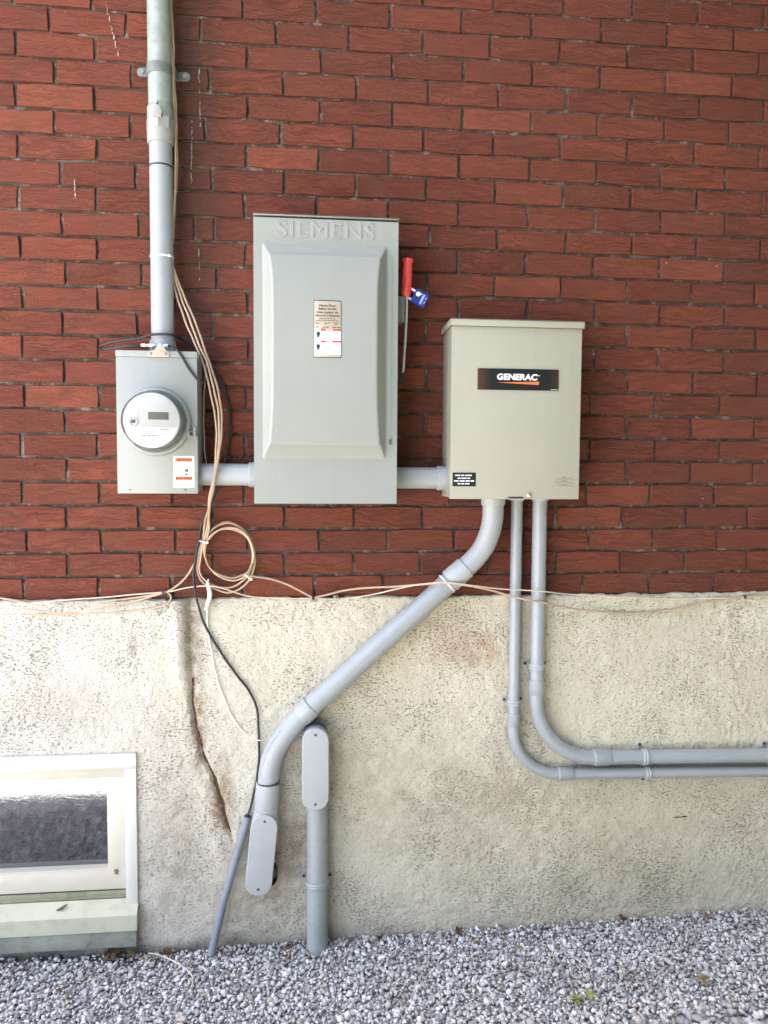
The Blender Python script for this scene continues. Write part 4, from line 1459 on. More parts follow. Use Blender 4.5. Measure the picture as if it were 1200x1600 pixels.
prof = [(0.0772, 0.006), (0.0765, 0.055), (0.0757, 0.070), (0.0725, 0.0765), (0.060, 0.0775), (0.0, 0.0775),]
lathe(bm, prof, (mx, MD, mz), AX, 64)
bmesh.ops.remove_doubles(bm, verts=bm.verts, dist=1e-6)
obj('glass_cover', bm, M['glass'], meter, 50)
# ring catch with its screw at the right
kx, kz = (0.3740, 0.4690)
bm = bmesh.new()
box(bm, kx - .012, kx + .010, MD - .001, MD - .016, kz - .010, kz - .008, 0.0006)
box(bm, kx - .014, kx + .012, MD - .001, MD - .014, kz + .002, kz + .004, 0.0006)
box(bm, kx - .016, kx - .010, MD - .001, MD - .015, kz - .012, kz + .004, 0.0006)
ct = obj('catch', bm, M['zinc'], rg)
bm = bmesh.new()
lathe(bm, [(0.0035, -0.012), (0.0035, 0.012), (0, 0.0125)], (kx + .002, MD - .008, kz), (0, 0, 1), 12)
lathe(bm, [(0.0028, 0), (0, 0.003)], (kx, MD - .001, kz + .013), (0, -1, 0), 10)
obj('catch_screw', bm, M['steel'], meter)

# coax grounding block with four fittings on top of the meter box
gx_, gz_ = (0.2718, 0.6998)
gb = thing('grounding_block', 'little metal cable block with bright fittings on top of the meter box', 'cable block', (gx_, -0.098, MZ1))
bm = bmesh.new()
box(bm, gx_ - .020, gx_ + .016, -0.092, -0.106, MZ1 + .0005, MZ1 + .005, 0.0008)
box(bm, gx_ - .0085, gx_ + .0075, -0.094, -0.104, MZ1 + .004, MZ1 + .016, 0.0012)
obj('block', bm, M['dark_steel'], gb)
for x0, x1, r_, mt in (((0.2345, 0.6990)[0], (0.2469, 0.6993)[0], .0045, 'white'), ((0.2519, 0.6994)[0], (0.2594, 0.6995)[0], .0045, 'white'),
                       ((0.2594, 0.6995)[0], (0.2652, 0.6997)[0], .0058, 'steel'), ((0.2668, 0.6997)[0], (0.2710, 0.6998)[0], .0068, 'steel'),
                       ((0.2801, 0.7000)[0], (0.2868, 0.7001)[0], .0055, 'white'), ((0.2926, 0.7003)[0], (0.3043, 0.7005)[0], .0045, 'white')):
    bm = bmesh.new()
    lathe(bm, [(0, 0), (r_, 0), (r_, x1 - x0), (0, x1 - x0)], (x0, -0.099, gz_), (1, 0, 0), 12)
    obj('fitting', bm, M[mt], gb, 30)
bm = bmesh.new()
tube(bm, [((0.2370, 0.6990)[0], -0.099, gz_), ((0.3035, 0.7005)[0], -0.099, gz_)], 0.003, 10)
obj('threaded_bar', bm, M['steel'], gb)

# ---------------------------------------------------------------- tall grey safety switch
SX0, SX1, SZ0, SZ1, SD = 0.5352, 0.9118, 0.2828, 1.0230, -0.175
sw = thing('safety_switch', 'tall grey steel safety switch cabinet with a pressed bulging door', 'electrical cabinet', (0.7235, -0.09, SZ0))
bm = bmesh.new()
box(bm, SX0 + .003, SX1 - .003, -0.004, SD + 0.012, SZ0 + .002, SZ1 - .002, 0.003)
obj('enclosure', bm, M['grey_side'], sw)
bm = bmesh.new()
box(bm, SX0 - .001, SX1 + .001, -0.004, SD - 0.004, SZ1 + .0055, SZ1 + .0085, 0.0008)
box(bm, SX0 - .001, SX1 + .001, SD + 0.0, SD - 0.004, SZ1 + .004, SZ1 + .0085, 0.0008)
obj('drip_flange', bm, M['grey_paint'], sw)
bm = bmesh.new()
box(bm, SX0 + .002, SX1 - .002, -0.01, SD + 0.008, SZ1 - .004, SZ1 + .0055)  # dark strip painting the shade in the gap under the flange
obj('gap_shade', bm, M['dark_steel'], sw, 0)
# the door: flat sheet with a pressed bulge, sides steep, foot and head easing in slowly
def door_mesh():
    xs = np.linspace(SX0, SX1, 151)
    zs = np.linspace(SZ0, SZ1 - 0.001, 281)
    X, Z = np.meshgrid(xs, zs, indexing='ij')
    bx0, bx1, bz0, bz1 = 0.5585, 0.8805, 0.4040, 0.9555
    def ease(t):
        t = np.clip(t, 0, 1)
        return t * t * (3 - 2 * t) * 0.35 + t * 0.65
    side = np.minimum((X - bx0), (bx1 - X)) / 0.027
    side = np.clip(side, 0, 1.2)
    def end(dist, fast, slow):
        a_ = np.clip(dist / fast, 0, 1) * 0.60
        b_ = np.clip((dist - fast * 0.70) / slow, 0, 1)
        return np.clip(a_ + 0.40 * (1 - (1 - b_) ** 2.4), 0, 1)
    foot = end(Z - bz0, 0.036, 0.225)
    head = end(bz1 - Z, 0.034, 0.150)
    k = 26.0
    hh = -np.log(np.exp(-k * side) + np.exp(-k * foot) + np.exp(-k * head)) / k
    hh = np.clip(hh + 0.018, 0, 1.0)
    h = 0.040 * np.where((X > bx0) & (X < bx1) & (Z > bz0) & (Z < bz1), hh, 0)
    h = h + 0.0012 * np.exp(-((X - 0.893) / 0.004) ** 2) * (Z > 0.45) * (Z < 0.93)
    V = np.stack([X, SD - h, Z], -1).reshape(-1, 3)
    F = grid_faces(len(xs), len(zs))
    # folded rim
    nx, nz = len(xs), len(zs)
    rim = [i * nz for i in range(nx)] + [(nx - 1) * nz + j for j in range(1, nz)] + [i * nz + nz - 1 for i in range(nx - 2, -1, -1)] + [j for j in range(nz - 2, 0, -1)]
    n0 = len(V)
    back_ = V[rim].copy()
    back_[:, 1] = SD + 0.014
    V = np.concatenate([V, back_])
    m_ = len(rim)
    R = np.array([[rim[i], n0 + i, n0 + (i + 1) % m_, rim[(i + 1) % m_]] for i in range(m_)])
    F = np.concatenate([F, R])
    o = mesh_np('door', V, F, M['grey_paint'], sw)
    o.data.set_sharp_from_angle(angle=math.radians(50))
    return o
door = door_mesh()
bm = bmesh.new()
ex, ez = (0.7229, 0.9924)
text(bm, 'SIEMENS', 0.0575, ex, ez, SD + 0.0002, 0.0016, sx=1.13, space=1.08, bevel=0.0005)
obj('embossed_lettering', bm, M['grey_paint'], door, 30, 'stuff')
bm = bmesh.new()
lx_, lz_ = (0.8931, 0.4469)
box(bm, lx_ - .004, lx_ + .004, SD + .002, SD - .0035, lz_ - .008, lz_ + .009, 0.001)
lt = obj('latch', bm, M['zinc'], sw)
bm = bmesh.new()
box(bm, lx_ - .0025, lx_ + .002, SD - .0034, SD - .0042, lz_ + .001, lz_ + .007)
screw(bm, lx_, lz_ - .003, SD - .0034, 0.0024, 0.001)
obj('latch_hole', bm, M['dark_steel'], lt, 0)
# nameplate on the bulge
n0, n1 = (0.6896, 0.6607), (0.7598, 0.8061)
NY = SD - 0.040
bm = bmesh.new()
box(bm, n0[0], n1[0], NY + .001, NY - .0008, n0[1], n1[1], 0.0003)
npl = obj('nameplate', bm, M['champagne'], door)
W, H = n1[0] - n0[0], n1[1] - n0[1]
sx = lambda f: n0[0] + W * f
sz = lambda f: n1[1] - H * f
Q = NY - .0008
bm = bmesh.new()
box(bm, sx(.03), sx(.985), Q + .0002, Q - .0003, sz(.94), sz(.495))
obj('white_label', bm, M['paper'], npl, 0)
bm = bmesh.new()
box(bm, sx(.26), sx(.99), Q, Q - .0007, sz(.53), sz(.493))
obj('red_bar', bm, M['red_ink'], npl, 0)
bm = bmesh.new()
box(bm, sx(.26), sx(.99), Q, Q - .0007, sz(.733), sz(.70))
obj('red_bar', bm, M['red_ink'], npl, 0)
bm = bmesh.new()
for i, (s_, f) in enumerate((('Heavy Duty', .09), ('Safety Switch', .148), ('Interrupteur de', .206), ('sécurité industriel', .264))):
    text(bm, s_, 0.0088 if i < 3 else 0.0084, sx(.5), sz(f), Q - .0003, 0.0002, bold=0.014, sx=1.0)
for i, (f, a_, b_, h_) in enumerate(((.318, .2, .8, .013), (.352, .08, .92, .011), (.405, .07, .2, .014), (.405, .4, .55, .014), (.405, .74, .92, .014), (.465, .1, .16, .012), (.465, .33, .56, .014), (.465, .68, .95, .014))):
    print_line(bm, sx(a_), sx(b_), sz(f), H * h_, Q, True, 70 + i)
box(bm, sx(.03), sx(.97), Q, Q - .0003, sz(.382), sz(.379))
box(bm, sx(0), sx(1), Q, Q - .0004, sz(.012), sz(0.0))
box(bm, sx(0), sx(1), Q, Q - .0004, sz(1), sz(.988))
box(bm, sx(0), sx(.012), Q, Q - .0004, sz(.988), sz(.012))
box(bm, sx(.988), sx(1), Q, Q - .0004, sz(.988), sz(.012))
for f in (.60, .82):
    lathe(bm, [(0.0052, 0), (0.0052, 0.0004), (0, 0.0005)], (sx(.17), Q - .0003, sz(f - .02)), AX, 16)
    lathe(bm, [(0.0034, 0), (0.0034, 0.0004), (0, 0.0005)], (sx(.17), Q - .0003, sz(f + .022)), AX, 16)
obj('black_print', bm, M['ink'], npl, 0, 'stuff')
bm = bmesh.new()
for i, f in enumerate((.56, .58, .60, .62, .64, .66, .76, .78, .80, .82, .84, .86, .885)):
    print_line(bm, sx(.27), sx(.75 + .2 * ((i * 7) % 5) / 5), sz(f), H * .006, Q - .0002, True, 90 + i)
obj('fine_print', bm, M['faint_ink'], npl, 0, 'stuff')
bm = bmesh.new()
text(bm, 'DANGER', 0.0045, sx(.57), sz(.512), Q - .0008, 0.0002, bold=0.02)
text(bm, 'DANGER', 0.0045, sx(.57), sz(.717), Q - .0008, 0.0002, bold=0.02)
obj('white_print', bm, M['white_ink'], npl, 0, 'stuff')
for f in (.035, .965):
    bm = bmesh.new()
    lathe(bm, [(0.0018, 0), (0.0018, .0006), (0, .001)], (sx(.5), Q, sz(f)), AX, 12)
    obj('rivet', bm, M['steel'], npl)

# side lever with its red grip
hdl_pts = [(0.9332, -0.1200, 0.6386), (0.9379, -0.1200, 0.7112), (0.9409, -0.1200, 0.7801), (0.9421, -0.1200, 0.8436)]
bm = bmesh.new()
b = bmesh.new()
for p, q in zip(hdl_pts, hdl_pts[1:]):
    vs = []
    for c in (p, q):
        vs += [b.verts.new((c[0] + dx, c[1] + dy, c[2])) for dx, dy in ((-.0026, -.010), (.0026, -.010), (.0026, .010), (-.0026, .010))]
    for i in range(4):
        b.faces.new((vs[i], vs[(i + 1) % 4], vs[4 + (i + 1) % 4], vs[4 + i]))
    b.faces.new(vs[:4])
    b.faces.new(vs[4:][::-1])
bmesh.ops.remove_doubles(b, verts=b.verts, dist=1e-5)
lever = obj('lever', b, M['lever'], sw, 30)
bm = bmesh.new()
za, zb, zc_ = (0.9291, 0.7713)[1], (0.9285, 0.8419)[1], (0.9301, 0.6397)[1]
xr_ = (0.9351, 0.7818)[0]
box(bm, SX1 - .006, xr_ + .001, -0.085, -0.128, za, zb, 0.002)
obj('lever_bracket', bm, M['zinc'], sw)
bm = bmesh.new()
box(bm, SX1 - .006, SX1 + .0035, -0.080, -0.122, zc_, za - .002, 0.001)
box(bm, SX1 - .006, xr_ - .004, -0.080, -0.122, zc_ - .024, zc_ - .001, 0.002)
obj('lever_guard', bm, M['dark_steel'], sw)
g0, g1 = Vector((0.9401, -0.1220, 0.8396)), Vector((0.9446, -0.1220, 0.9421))
gd = g1 - g0
bm = bmesh.new()
gp, gr = [], []
prof = [(t_, r_ * 1.22) for t_, r_ in [(0, .0050), (.02, .0085), (.08, .0105), (.18, .0108)] + [(.2 + .5 * i / 20, .0106 + (.0007 if i % 2 else -.0007)) for i in range(21)] + [(.74, .0103), (.80, .0100), (.85, .0094), (.92, .0108), (.975, .0124), (1.0, .0118)]]
for t, r_ in prof:
    gp.append(g0 + gd * t)
    gr.append(r_)
tube(bm, gp, gr, 16)
obj('grip', bm, M['red'], lever, 50, None, 'ribbed red hand grip')

# blue padlock through the lever
pc = Vector((0.9769, -0.1220, 0.8381))
pl = thing('padlock', 'small blue padlock hanging from the red switch lever', 'padlock', pc)
pa = math.radians(-27)       # shackle axis points up to the left
ca_, sa_ = math.cos(pa), math.sin(pa)
loc = lambda x, z: (pc.x + x * ca_ - z * sa_, pc.z + x * sa_ + z * ca_)
bm = bmesh.new()
prism(bm, [loc(*p) for p in rrect(-0.0195, 0.0205, -0.0185, 0.0185, 0.004)], pc.y + .012, pc.y - .012, 0.003, 3)
body = obj('body', bm, M['blue'], pl)
bm = bmesh.new()
sh = [(-0.017, 0.0125), (-0.030, 0.0125), (-0.036, 0.010), (-0.0395, 0.004), (-0.0395, -0.004), (-0.036, -0.010), (-0.030, -0.0125), (-0.017, -0.0125)]
tube(bm, catmull([(loc(a_, b_)[0], pc.y, loc(a_, b_)[1]) for a_, b_ in sh], 5), 0.0032, 10)
obj('shackle', bm, M['white'], pl, 40, None, 'white coated shackle')
bm = bmesh.new()
x, z = loc(-0.009, 0.006)
lathe(bm, [(0.0062, 0), (0.0062, .0005), (0, .0006)], (x, pc.y - .012, z), AX, 24)
x2, z2 = loc(-0.003, 0.0085)
prism(bm, [(x2 - .003, z2 - .002), (x2 + .004, z2 - .001), (x2 + .004, z2 + .0015), (x2 - .003, z2 + .002)], pc.y - .0118, pc.y - .0125)
obj('emblem', bm, M['white_ink'], body, 30, 'stuff')
bm = bmesh.new()
for k in range(6):
    zz = -0.0135 + k * 0.0047
    x0, z0 = loc(0.006, zz)
    prism(bm, [loc(0.0035 + (.002 if k in (0, 5) else .0), zz - .0019), loc(0.0095, zz - .0019), loc(0.0095, zz + .0015), loc(0.004, zz + .0015)], pc.y - .0118, pc.y - .0124)
prism(bm, [loc(.0145, -.010), loc(.0165, -.010), loc(.0165, -.004), loc(.0145, -.004)], pc.y - .0118, pc.y - .0123)
prism(bm, [loc(.0140, .002), loc(.0160, .002), loc(.0160, .008), loc(.0140, .008)], pc.y - .0118, pc.y - .0123)
obj('pale_print', bm, M['pale_blue'], body, 0, 'stuff')

# ---------------------------------------------------------------- cream transfer switch
TX0, TX1, TZ0, TZ1, TD = 1.0628, 1.4268, 0.2945, 0.7800, -0.145
ts = thing('transfer_switch', 'cream steel transfer switch cabinet with a black and orange name plate', 'electrical cabinet', (1.245, -0.07, TZ0))
bm = bmesh.new()
box(bm, TX0 + .002, TX1 - .002, -0.004, TD + 0.004, TZ0 + .003, TZ1 - .008, 0.003)
obj('enclosure', bm, M['cream_paint'], ts)
bm = bmesh.new()
box(bm, TX0, TX1, TD + 0.022, TD, TZ0, TZ1 - .0165, 0.0025)
dr = obj('door', bm, M['cream_paint'], ts)
bm = bmesh.new()
box(bm, TX0 - .0045, TX1 + .0045, -0.002, TD - 0.007, TZ1 - .002, TZ1 + .003, 0.002)
box(bm, TX0 - .0045, TX1 + .0045, TD - .002, TD - 0.007, TZ1 - .0165, TZ1 + .003, 0.002)
for a_, b_ in ((TX0 - .0045, TX0 - .001), (TX1 + .001, TX1 + .0045)):
    box(bm, a_, b_, -0.002, TD - 0.006, TZ1 - .0165, TZ1 + .002, 0.001)
obj('rain_cap', bm, M['cream_paint'], ts)
p0, p1 = (1.1349, 0.5929), (1.3616, 0.6539)
p1z = (1.1341, 0.6509)[1]
p0z = (1.1349, 0.5933)[1]
PY_ = TD - 0.0028
bm = bmesh.new()
prism(bm, rrect(p0[0], p1[0], p0z, p1z, 0.003), TD + .001, PY_, 0.0006)
plate = obj('name_plate', bm, M['plate'], dr)
W, H = p1[0] - p0[0], p1z - p0z
bm = bmesh.new()
cxg = p0[0] + W * .482
text(bm, 'GENERAC', 0.0222, cxg, p0z + H * .60, PY_ - .0003, 0.0003, shear=0.07, bold=0.042, sx=1.10, space=1.04)
text(bm, '®', 0.0055, p0[0] + W * .755, p0z + H * .69, PY_ - .0003, 0.0002)
print_line(bm, p0[0] + W * .905, p0[0] + W * .985, p0z + H * .045, .0013, PY_, True, 3)
obj('white_lettering', bm, M['white_ink'], plate, 0, 'stuff')
bm = bmesh.new()
prism(bm, [(p0[0] + W * .235, p0z + H * .345), (p0[0] + W * .752, p0z + H * .26), (p0[0] + W * .756, p0z + H * .415)], PY_ + .0002, PY_ - .0006)
obj('orange_wedge', bm, M['orange'], plate, 0)
q0, q1 = (1.0690, 0.3295), (1.1335, 0.3671)
bm = bmesh.new()
prism(bm, rrect(q0[0], q1[0], q0[1], q1[1], 0.0015), TD + .001, TD - .0009, 0.0003)
bl = obj('black_label', bm, M['black_plate'], dr)
W, H = q1[0] - q0[0], q1[1] - q0[1]
bm = bmesh.new()
for i, (f, a_, b_) in enumerate(((.20, .11, .86), (.41, .22, .76), (.61, .06, .93), (.81, .22, .75))):
    print_line(bm, q0[0] + W * a_, q0[0] + W * b_, q1[1] - H * f, H * .085, TD - .0008, True, 120 + i)
obj('white_print', bm, M['white_ink'], bl, 0, 'stuff')
bm = bmesh.new()
for i, (u0, u1, v, h) in enumerate(((872, 896, 746, .0014), (879, 887, 744.3, .0018), (866, 901, 748.4, .0006), (870, 897, 752, .0014), (879, 888, 750.3, .0018), (866, 901, 754.4, .0006),
                                   (872, 896, 758, .0014), (879, 887, 756.3, .0018), (864, 868, 758.6, .0011), (897, 901, 759.3, .0011))):
    k = 0.0017255
    x0 = TX0 + (u0 - 703.2) * 0.0017875
    zz = TZ0 + (780.5 - v) * k - 0.001
    print_line(bm, x0, x0 + (u1 - u0) * 0.0017875, zz, h, TD, u1 - u0 < 34, 140 + i)
obj('grey_print', bm, M['grey_ink'], dr, 0, 'stuff')
hx0, hx1, hz_ = (1.2224, 0.2988)[0], (1.2685, 0.2989)[0], (1.2360, 0.2987)[1]
bm = bmesh.new()
prism(bm, [(hx0, hz_ - .0015), (hx1, hz_ - .0015), (hx1 - .002, hz_ + .0025), (hx0 + .005, hz_ + .0025)], TD + .0012, TD - .0006, 0.0002)
hs = obj('hasp_slot', bm, M['dark_steel'], dr)
bm = bmesh.new()
box(bm, hx0 + .002, hx1 + .004, TD + .001, TD - .006, TZ0 - .001, TZ0 + .0012, 0.0004)
obj('hasp', bm, M['cream_paint'], dr)
vx, vz = (1.2829, 0.3061)
bm = bmesh.new()
lathe(bm, [(0.0075, 0), (0.0075, .002), (0.0062, .0022), (0.0062, .006), (0.0035, .0078), (0, .008)], (vx, TD, vz), AX, 20)
obj('door_screw', bm, M['steel'], dr)

# ---------------------------------------------------------------- cables
def cable(name, label, pts, r, mat, cat='cable', group=None, per=10, seg=8):
    t = [Vector(p) for p in catmull(pts, per)]
    # slight unevenness, as hand-laid cable has
    rr = random.Random(label)
    ph = [rr.uniform(0, 6.28) for _ in range(4)]
    s = 0.0
    for i in range(1, len(t) - 1):
        s += (t[i] - t[i - 1]).length
        t[i].x += 0.0007 * math.sin(s * 38 + ph[0]) + 0.0004 * math.sin(s * 90 + ph[1])
        t[i].z += 0.0007 * math.sin(s * 33 + ph[2])
    bm = bmesh.new()
    tube(bm, t, r, seg)
    o = obj(name, bm, mat, None, 60)
    return tag(o, label, cat, group)

BG = 'beige cables hanging beside the riser'
cable('beige_cable', 'outermost beige cable looping furthest right beside the meter box', [
    (0.3102, -0.0600, 1.7096), (0.3109, -0.0600, 1.6119), (0.3132, -0.0600, 1.5137), (0.3169, -0.0580, 1.4160), (0.3199, -0.0560, 1.3174), (0.3223, -0.0560, 1.2173), (0.3207, -0.0560, 1.1333), (0.3139, -0.0560, 1.0402), (0.3092, -0.0580, 0.9547), (0.3138, -0.0580, 0.9124), (0.3367, -0.0560, 0.8538),
    (0.3698, -0.0600, 0.7733), (0.3945, -0.0700, 0.7052), (0.4166, -0.0800, 0.6406), (0.4328, -0.0900, 0.5883), (0.4443, -0.0980, 0.5243), (0.4425, -0.1010, 0.4639), (0.4331, -0.1040, 0.3880), (0.4222, -0.1020, 0.3257), (0.4073, -0.0800, 0.2726),
    (0.3898, -0.0400, 0.2169), (0.3833, -0.0260, 0.1708)], 0.0031, M['old_beige'], group=BG)
cable('beige_cable', 'middle beige cable swinging down past the right side of the meter box', [
    (0.3146, -0.0520, 1.7149), (0.3145, -0.0520, 1.6168), (0.3179, -0.0500, 1.4863), (0.3217, -0.0500, 1.3536), (0.3248, -0.0500, 1.2366), (0.3212, -0.0500, 1.1185), (0.3120, -0.0520, 0.9989), (0.3123, -0.0540, 0.9133), (0.3329, -0.0540, 0.8370), (0.3571, -0.0600, 0.7764), (0.3801, -0.0700, 0.7117), (0.4051, -0.0820, 0.6573),
    (0.4211, -0.0920, 0.5965), (0.4349, -0.0980, 0.5241), (0.4373, -0.1010, 0.4467), (0.4277, -0.1030, 0.3690), (0.4168, -0.1000, 0.3170), (0.4087, -0.0780, 0.2690), (0.3968, -0.0400, 0.2169), (0.3877, -0.0260, 0.1708)], 0.0029, M['beige'], group=BG)
cable('beige_cable', 'innermost beige cable closest to the meter box side', [
    (0.3085, -0.0520, 0.9052), (0.3177, -0.0540, 0.8520), (0.3431, -0.0600, 0.7778), (0.3735, -0.0720, 0.7044), (0.3959, -0.0840, 0.6517), (0.4093, -0.0920, 0.6031), (0.4280, -0.0980, 0.4983), (0.4300, -0.1010, 0.4431),
    (0.4243, -0.1030, 0.3655), (0.4132, -0.0980, 0.3134), (0.4048, -0.0740, 0.2635), (0.4012, -0.0400, 0.2169), (0.3930, -0.0260, 0.1708)], 0.0028, M['beige'], group=BG)

# coil of slack hanging from the tie
coil = thing('cable_coil', 'coil of slack beige cable tied to the hanging bundle under the cabinets', 'cable', (0.4434, -0.0200, 0.1155))
def coil_part(pts, r, mat, lab=None):
    bm = bmesh.new()
    t = catmull(pts, 8)
    tube(bm, t, r, 8)
    return obj('loop', bm, mat, coil, 60, None, lab)
coil_part([(0.3833, -0.0260, 0.1708), (0.3712, -0.0240, 0.1255), (0.3663, -0.0220, 0.0926), (0.3720, -0.0200, 0.0650), (0.3895, -0.0190, 0.0447), (0.4213, -0.0180, 0.0305), (0.4499, -0.0180, 0.0220), (0.4805, -0.0190, 0.0310), (0.5076, -0.0200, 0.0547), (0.5222, -0.0220, 0.0878),
           (0.5269, -0.0230, 0.1208), (0.5207, -0.0230, 0.1573), (0.5029, -0.0220, 0.1918), (0.4798, -0.0220, 0.2118), (0.4513, -0.0220, 0.2209), (0.4212, -0.0230, 0.2120), (0.3966, -0.0260, 0.1888), (0.3845, -0.0290, 0.1657), (0.3761, -0.0280, 0.1223)], 0.0029, M['beige'])
coil_part([(0.3761, -0.0280, 0.1223), (0.3721, -0.0260, 0.0895), (0.3815, -0.0250, 0.0657), (0.4043, -0.0240, 0.0471), (0.4309, -0.0240, 0.0378), (0.4648, -0.0240, 0.0393), (0.4972, -0.0250, 0.0610), (0.5154, -0.0270, 0.0922), (0.5209, -0.0280, 0.1287), (0.5139, -0.0280, 0.1651),
           (0.4943, -0.0270, 0.1905), (0.4624, -0.0270, 0.2032), (0.4287, -0.0270, 0.2015), (0.4040, -0.0290, 0.1837), (0.3916, -0.0300, 0.1586), (0.3877, -0.0290, 0.1260)], 0.0028, M['beige'])
coil_part([(0.3882, -0.0300, 0.1712), (0.3862, -0.0300, 0.1405), (0.3963, -0.0280, 0.1041), (0.4155, -0.0270, 0.0784), (0.4403, -0.0270, 0.0636), (0.4688, -0.0270, 0.0579), (0.4975, -0.0280, 0.0688), (0.5138, -0.0300, 0.0926), (0.5238, -0.0310, 0.1254), (0.5177, -0.0310, 0.1617),
           (0.5035, -0.0300, 0.1871), (0.4769, -0.0300, 0.2052), (0.4450, -0.0300, 0.2071), (0.4166, -0.0300, 0.1945), (0.3989, -0.0310, 0.1749)], 0.0028, M['beige'])
coil_part([(0.3936, -0.0310, 0.1713), (0.3879, -0.0300, 0.1333), (0.3999, -0.0290, 0.0969), (0.4246, -0.0290, 0.0768), (0.4618, -0.0290, 0.0656), (0.4905, -0.0300, 0.0727), (0.5085, -0.0310, 0.0837), (0.5194, -0.0330, 0.1075)], 0.0026, M['old_beige'])
coil_part([(0.4179, -0.0250, 0.2086), (0.4353, -0.0220, 0.2201), (0.4529, -0.0200, 0.2235), (0.4725, -0.0200, 0.2171), (0.4904, -0.0210, 0.2027), (0.5011, -0.0230, 0.1828)], 0.0025, M['old_beige'])
def wrap_tie(parent, c, half, ang, mat, name='zip_tie', knob=True):
    """A narrow tie round a flat bundle: half = half width and half depth of the bundle."""
    bm = bmesh.new()
    c = Vector(c)
    ux = Vector((math.cos(ang), 0, math.sin(ang)))
    n = 20
    ring_ = [c + ux * half[0] * math.cos(2 * math.pi * k / n) + Vector((0, 1, 0)) * half[1] * math.sin(2 * math.pi * k / n) for k in range(n + 1)]
    tube(bm, ring_, 0.0017, 6, False)
    if knob:
        p = c + ux * half[0] * 0.85 + Vector((0, -half[1] * 0.8, 0))
        box(bm, p.x - .0035, p.x + .0035, p.y - .003, p.y + .002, p.z - .003, p.z + .003, .0008)
    return obj(name, bm, mat, parent, 40)
wrap_tie(coil, (0.5081, -0.0260, 0.0684), (0.0125, 0.013), math.radians(-35), M['white'])
wrap_tie(coil, (0.3850, -0.0260, 0.1690), (0.0125, 0.013), math.radians(-12), M['white'])

LR = 'cables strung along the joint between brick and foundation'
cable('beige_cable', 'beige cable running from the coil over the diagonal conduit and sagging to the right', [
    (0.5079, -0.0240, 0.0718), (0.5293, -0.0220, 0.0676), (0.5669, -0.0180, 0.0612), (0.6158, -0.0160, 0.0439), (0.6541, -0.0170, 0.0243), (0.6888, -0.0180, 0.0065), (0.6961, -0.0180, 0.0064), (0.7292, -0.0180, 0.0134), (0.7842, -0.0220, 0.0256), (0.8566, -0.0400, 0.0360),
    (0.9282, -0.0580, 0.0418), (1.0139, -0.0760, 0.0493), (1.0713, -0.0840, 0.0536), (1.1313, -0.0800, 0.0451), (1.2010, -0.0700, 0.0280), (1.2683, -0.0660, 0.0099), (1.3388, -0.0660, -0.0058), (1.4480, -0.0400, -0.0307), (1.5693, -0.0220, -0.0491), (1.6708, -0.0180, -0.0522),
    (1.7713, -0.0180, -0.0438), (1.8723, -0.0180, -0.0235), (1.9744, -0.0180, -0.0120), (2.0010, -0.0180, -0.0064), (2.1606, -0.0180, 0.0017)], 0.0030, M['beige'], group=LR)
cable('thin_cable', 'thin pale cable running the whole length of the wall under the brick', [
    (-0.3209, -0.0170, -0.0142), (-0.1698, -0.0170, -0.0063), (0.0007, -0.0170, 0.0051), (0.1391, -0.0170, 0.0152), (0.2745, -0.0200, 0.0260), (0.3334, -0.0240, 0.0378), (0.3880, -0.0360, 0.0437), (0.4360, -0.0380, 0.0381), (0.4917, -0.0260, 0.0174), (0.5578, -0.0180, 0.0052), (0.6888, -0.0180, 0.0028),
    (0.7679, -0.0170, -0.0002), (0.8483, -0.0300, 0.0123), (0.9283, -0.0580, 0.0335), (0.9992, -0.0760, 0.0503), (1.0633, -0.0870, 0.0560), (1.1462, -0.0800, 0.0440), (1.2542, -0.0680, 0.0309), (1.3611, -0.0660, 0.0229), (1.4628, -0.0400, 0.0091), (1.6692, -0.0190, -0.0064), (1.8215, -0.0170, -0.0114), (2.0017, -0.0170, -0.0095), (2.2034, -0.0170, -0.0048)],
    0.0019, M['white_jacket'], group=LR)
cable('beige_cable', 'beige cable curving from the hanging bundle left to the black clip and beyond', [
    (0.3783, -0.0220, 0.1650), (0.3671, -0.0200, 0.1287), (0.3507, -0.0180, 0.0922), (0.3290, -0.0170, 0.0613), (0.3007, -0.0180, 0.0363), (0.2745, -0.0200, 0.0242), (0.2301, -0.0180, 0.0116), (0.1860, -0.0170, -0.0007), (0.1039, -0.0170, -0.0178), (0.0311, -0.0170, -0.0277), (-0.0290, -0.0170, -0.0287), (-0.1141, -0.0170, -0.0168), (-0.1700, -0.0170, -0.0143), (-0.3210, -0.0170, -0.0177)],
    0.0030, M['beige'], group=LR)
cable('beige_cable', 'beige cable with a small hooked bend below the black clip at the left', [
    (0.2749, -0.0220, 0.0281), (0.2854, -0.0220, 0.0226), (0.2921, -0.0210, 0.0096), (0.2830, -0.0200, -0.0068), (0.2563, -0.0190, -0.0167), (0.1736, -0.0180, -0.0276), (0.0572, -0.0180, -0.0333), (-0.0562, -0.0180, -0.0335), (-0.1700, -0.0180, -0.0320), (-0.3208, -0.0180, -0.0264)],
    0.0026, M['beige'], group=LR)
cable('beige_cable', 'uppermost sagging beige cable left of the black clip', [
    (0.2746, -0.0210, 0.0225), (0.2003, -0.0180, 0.0111), (0.1163, -0.0170, 0.0028), (0.0004, -0.0170, -0.0102), (-0.0509, -0.0170, -0.0096), (-0.1019, -0.0170, 0.0000), (-0.1694, -0.0170, 0.0133), (-0.3226, -0.0100, 0.0396)],
    0.0024, M['beige'], group=LR)

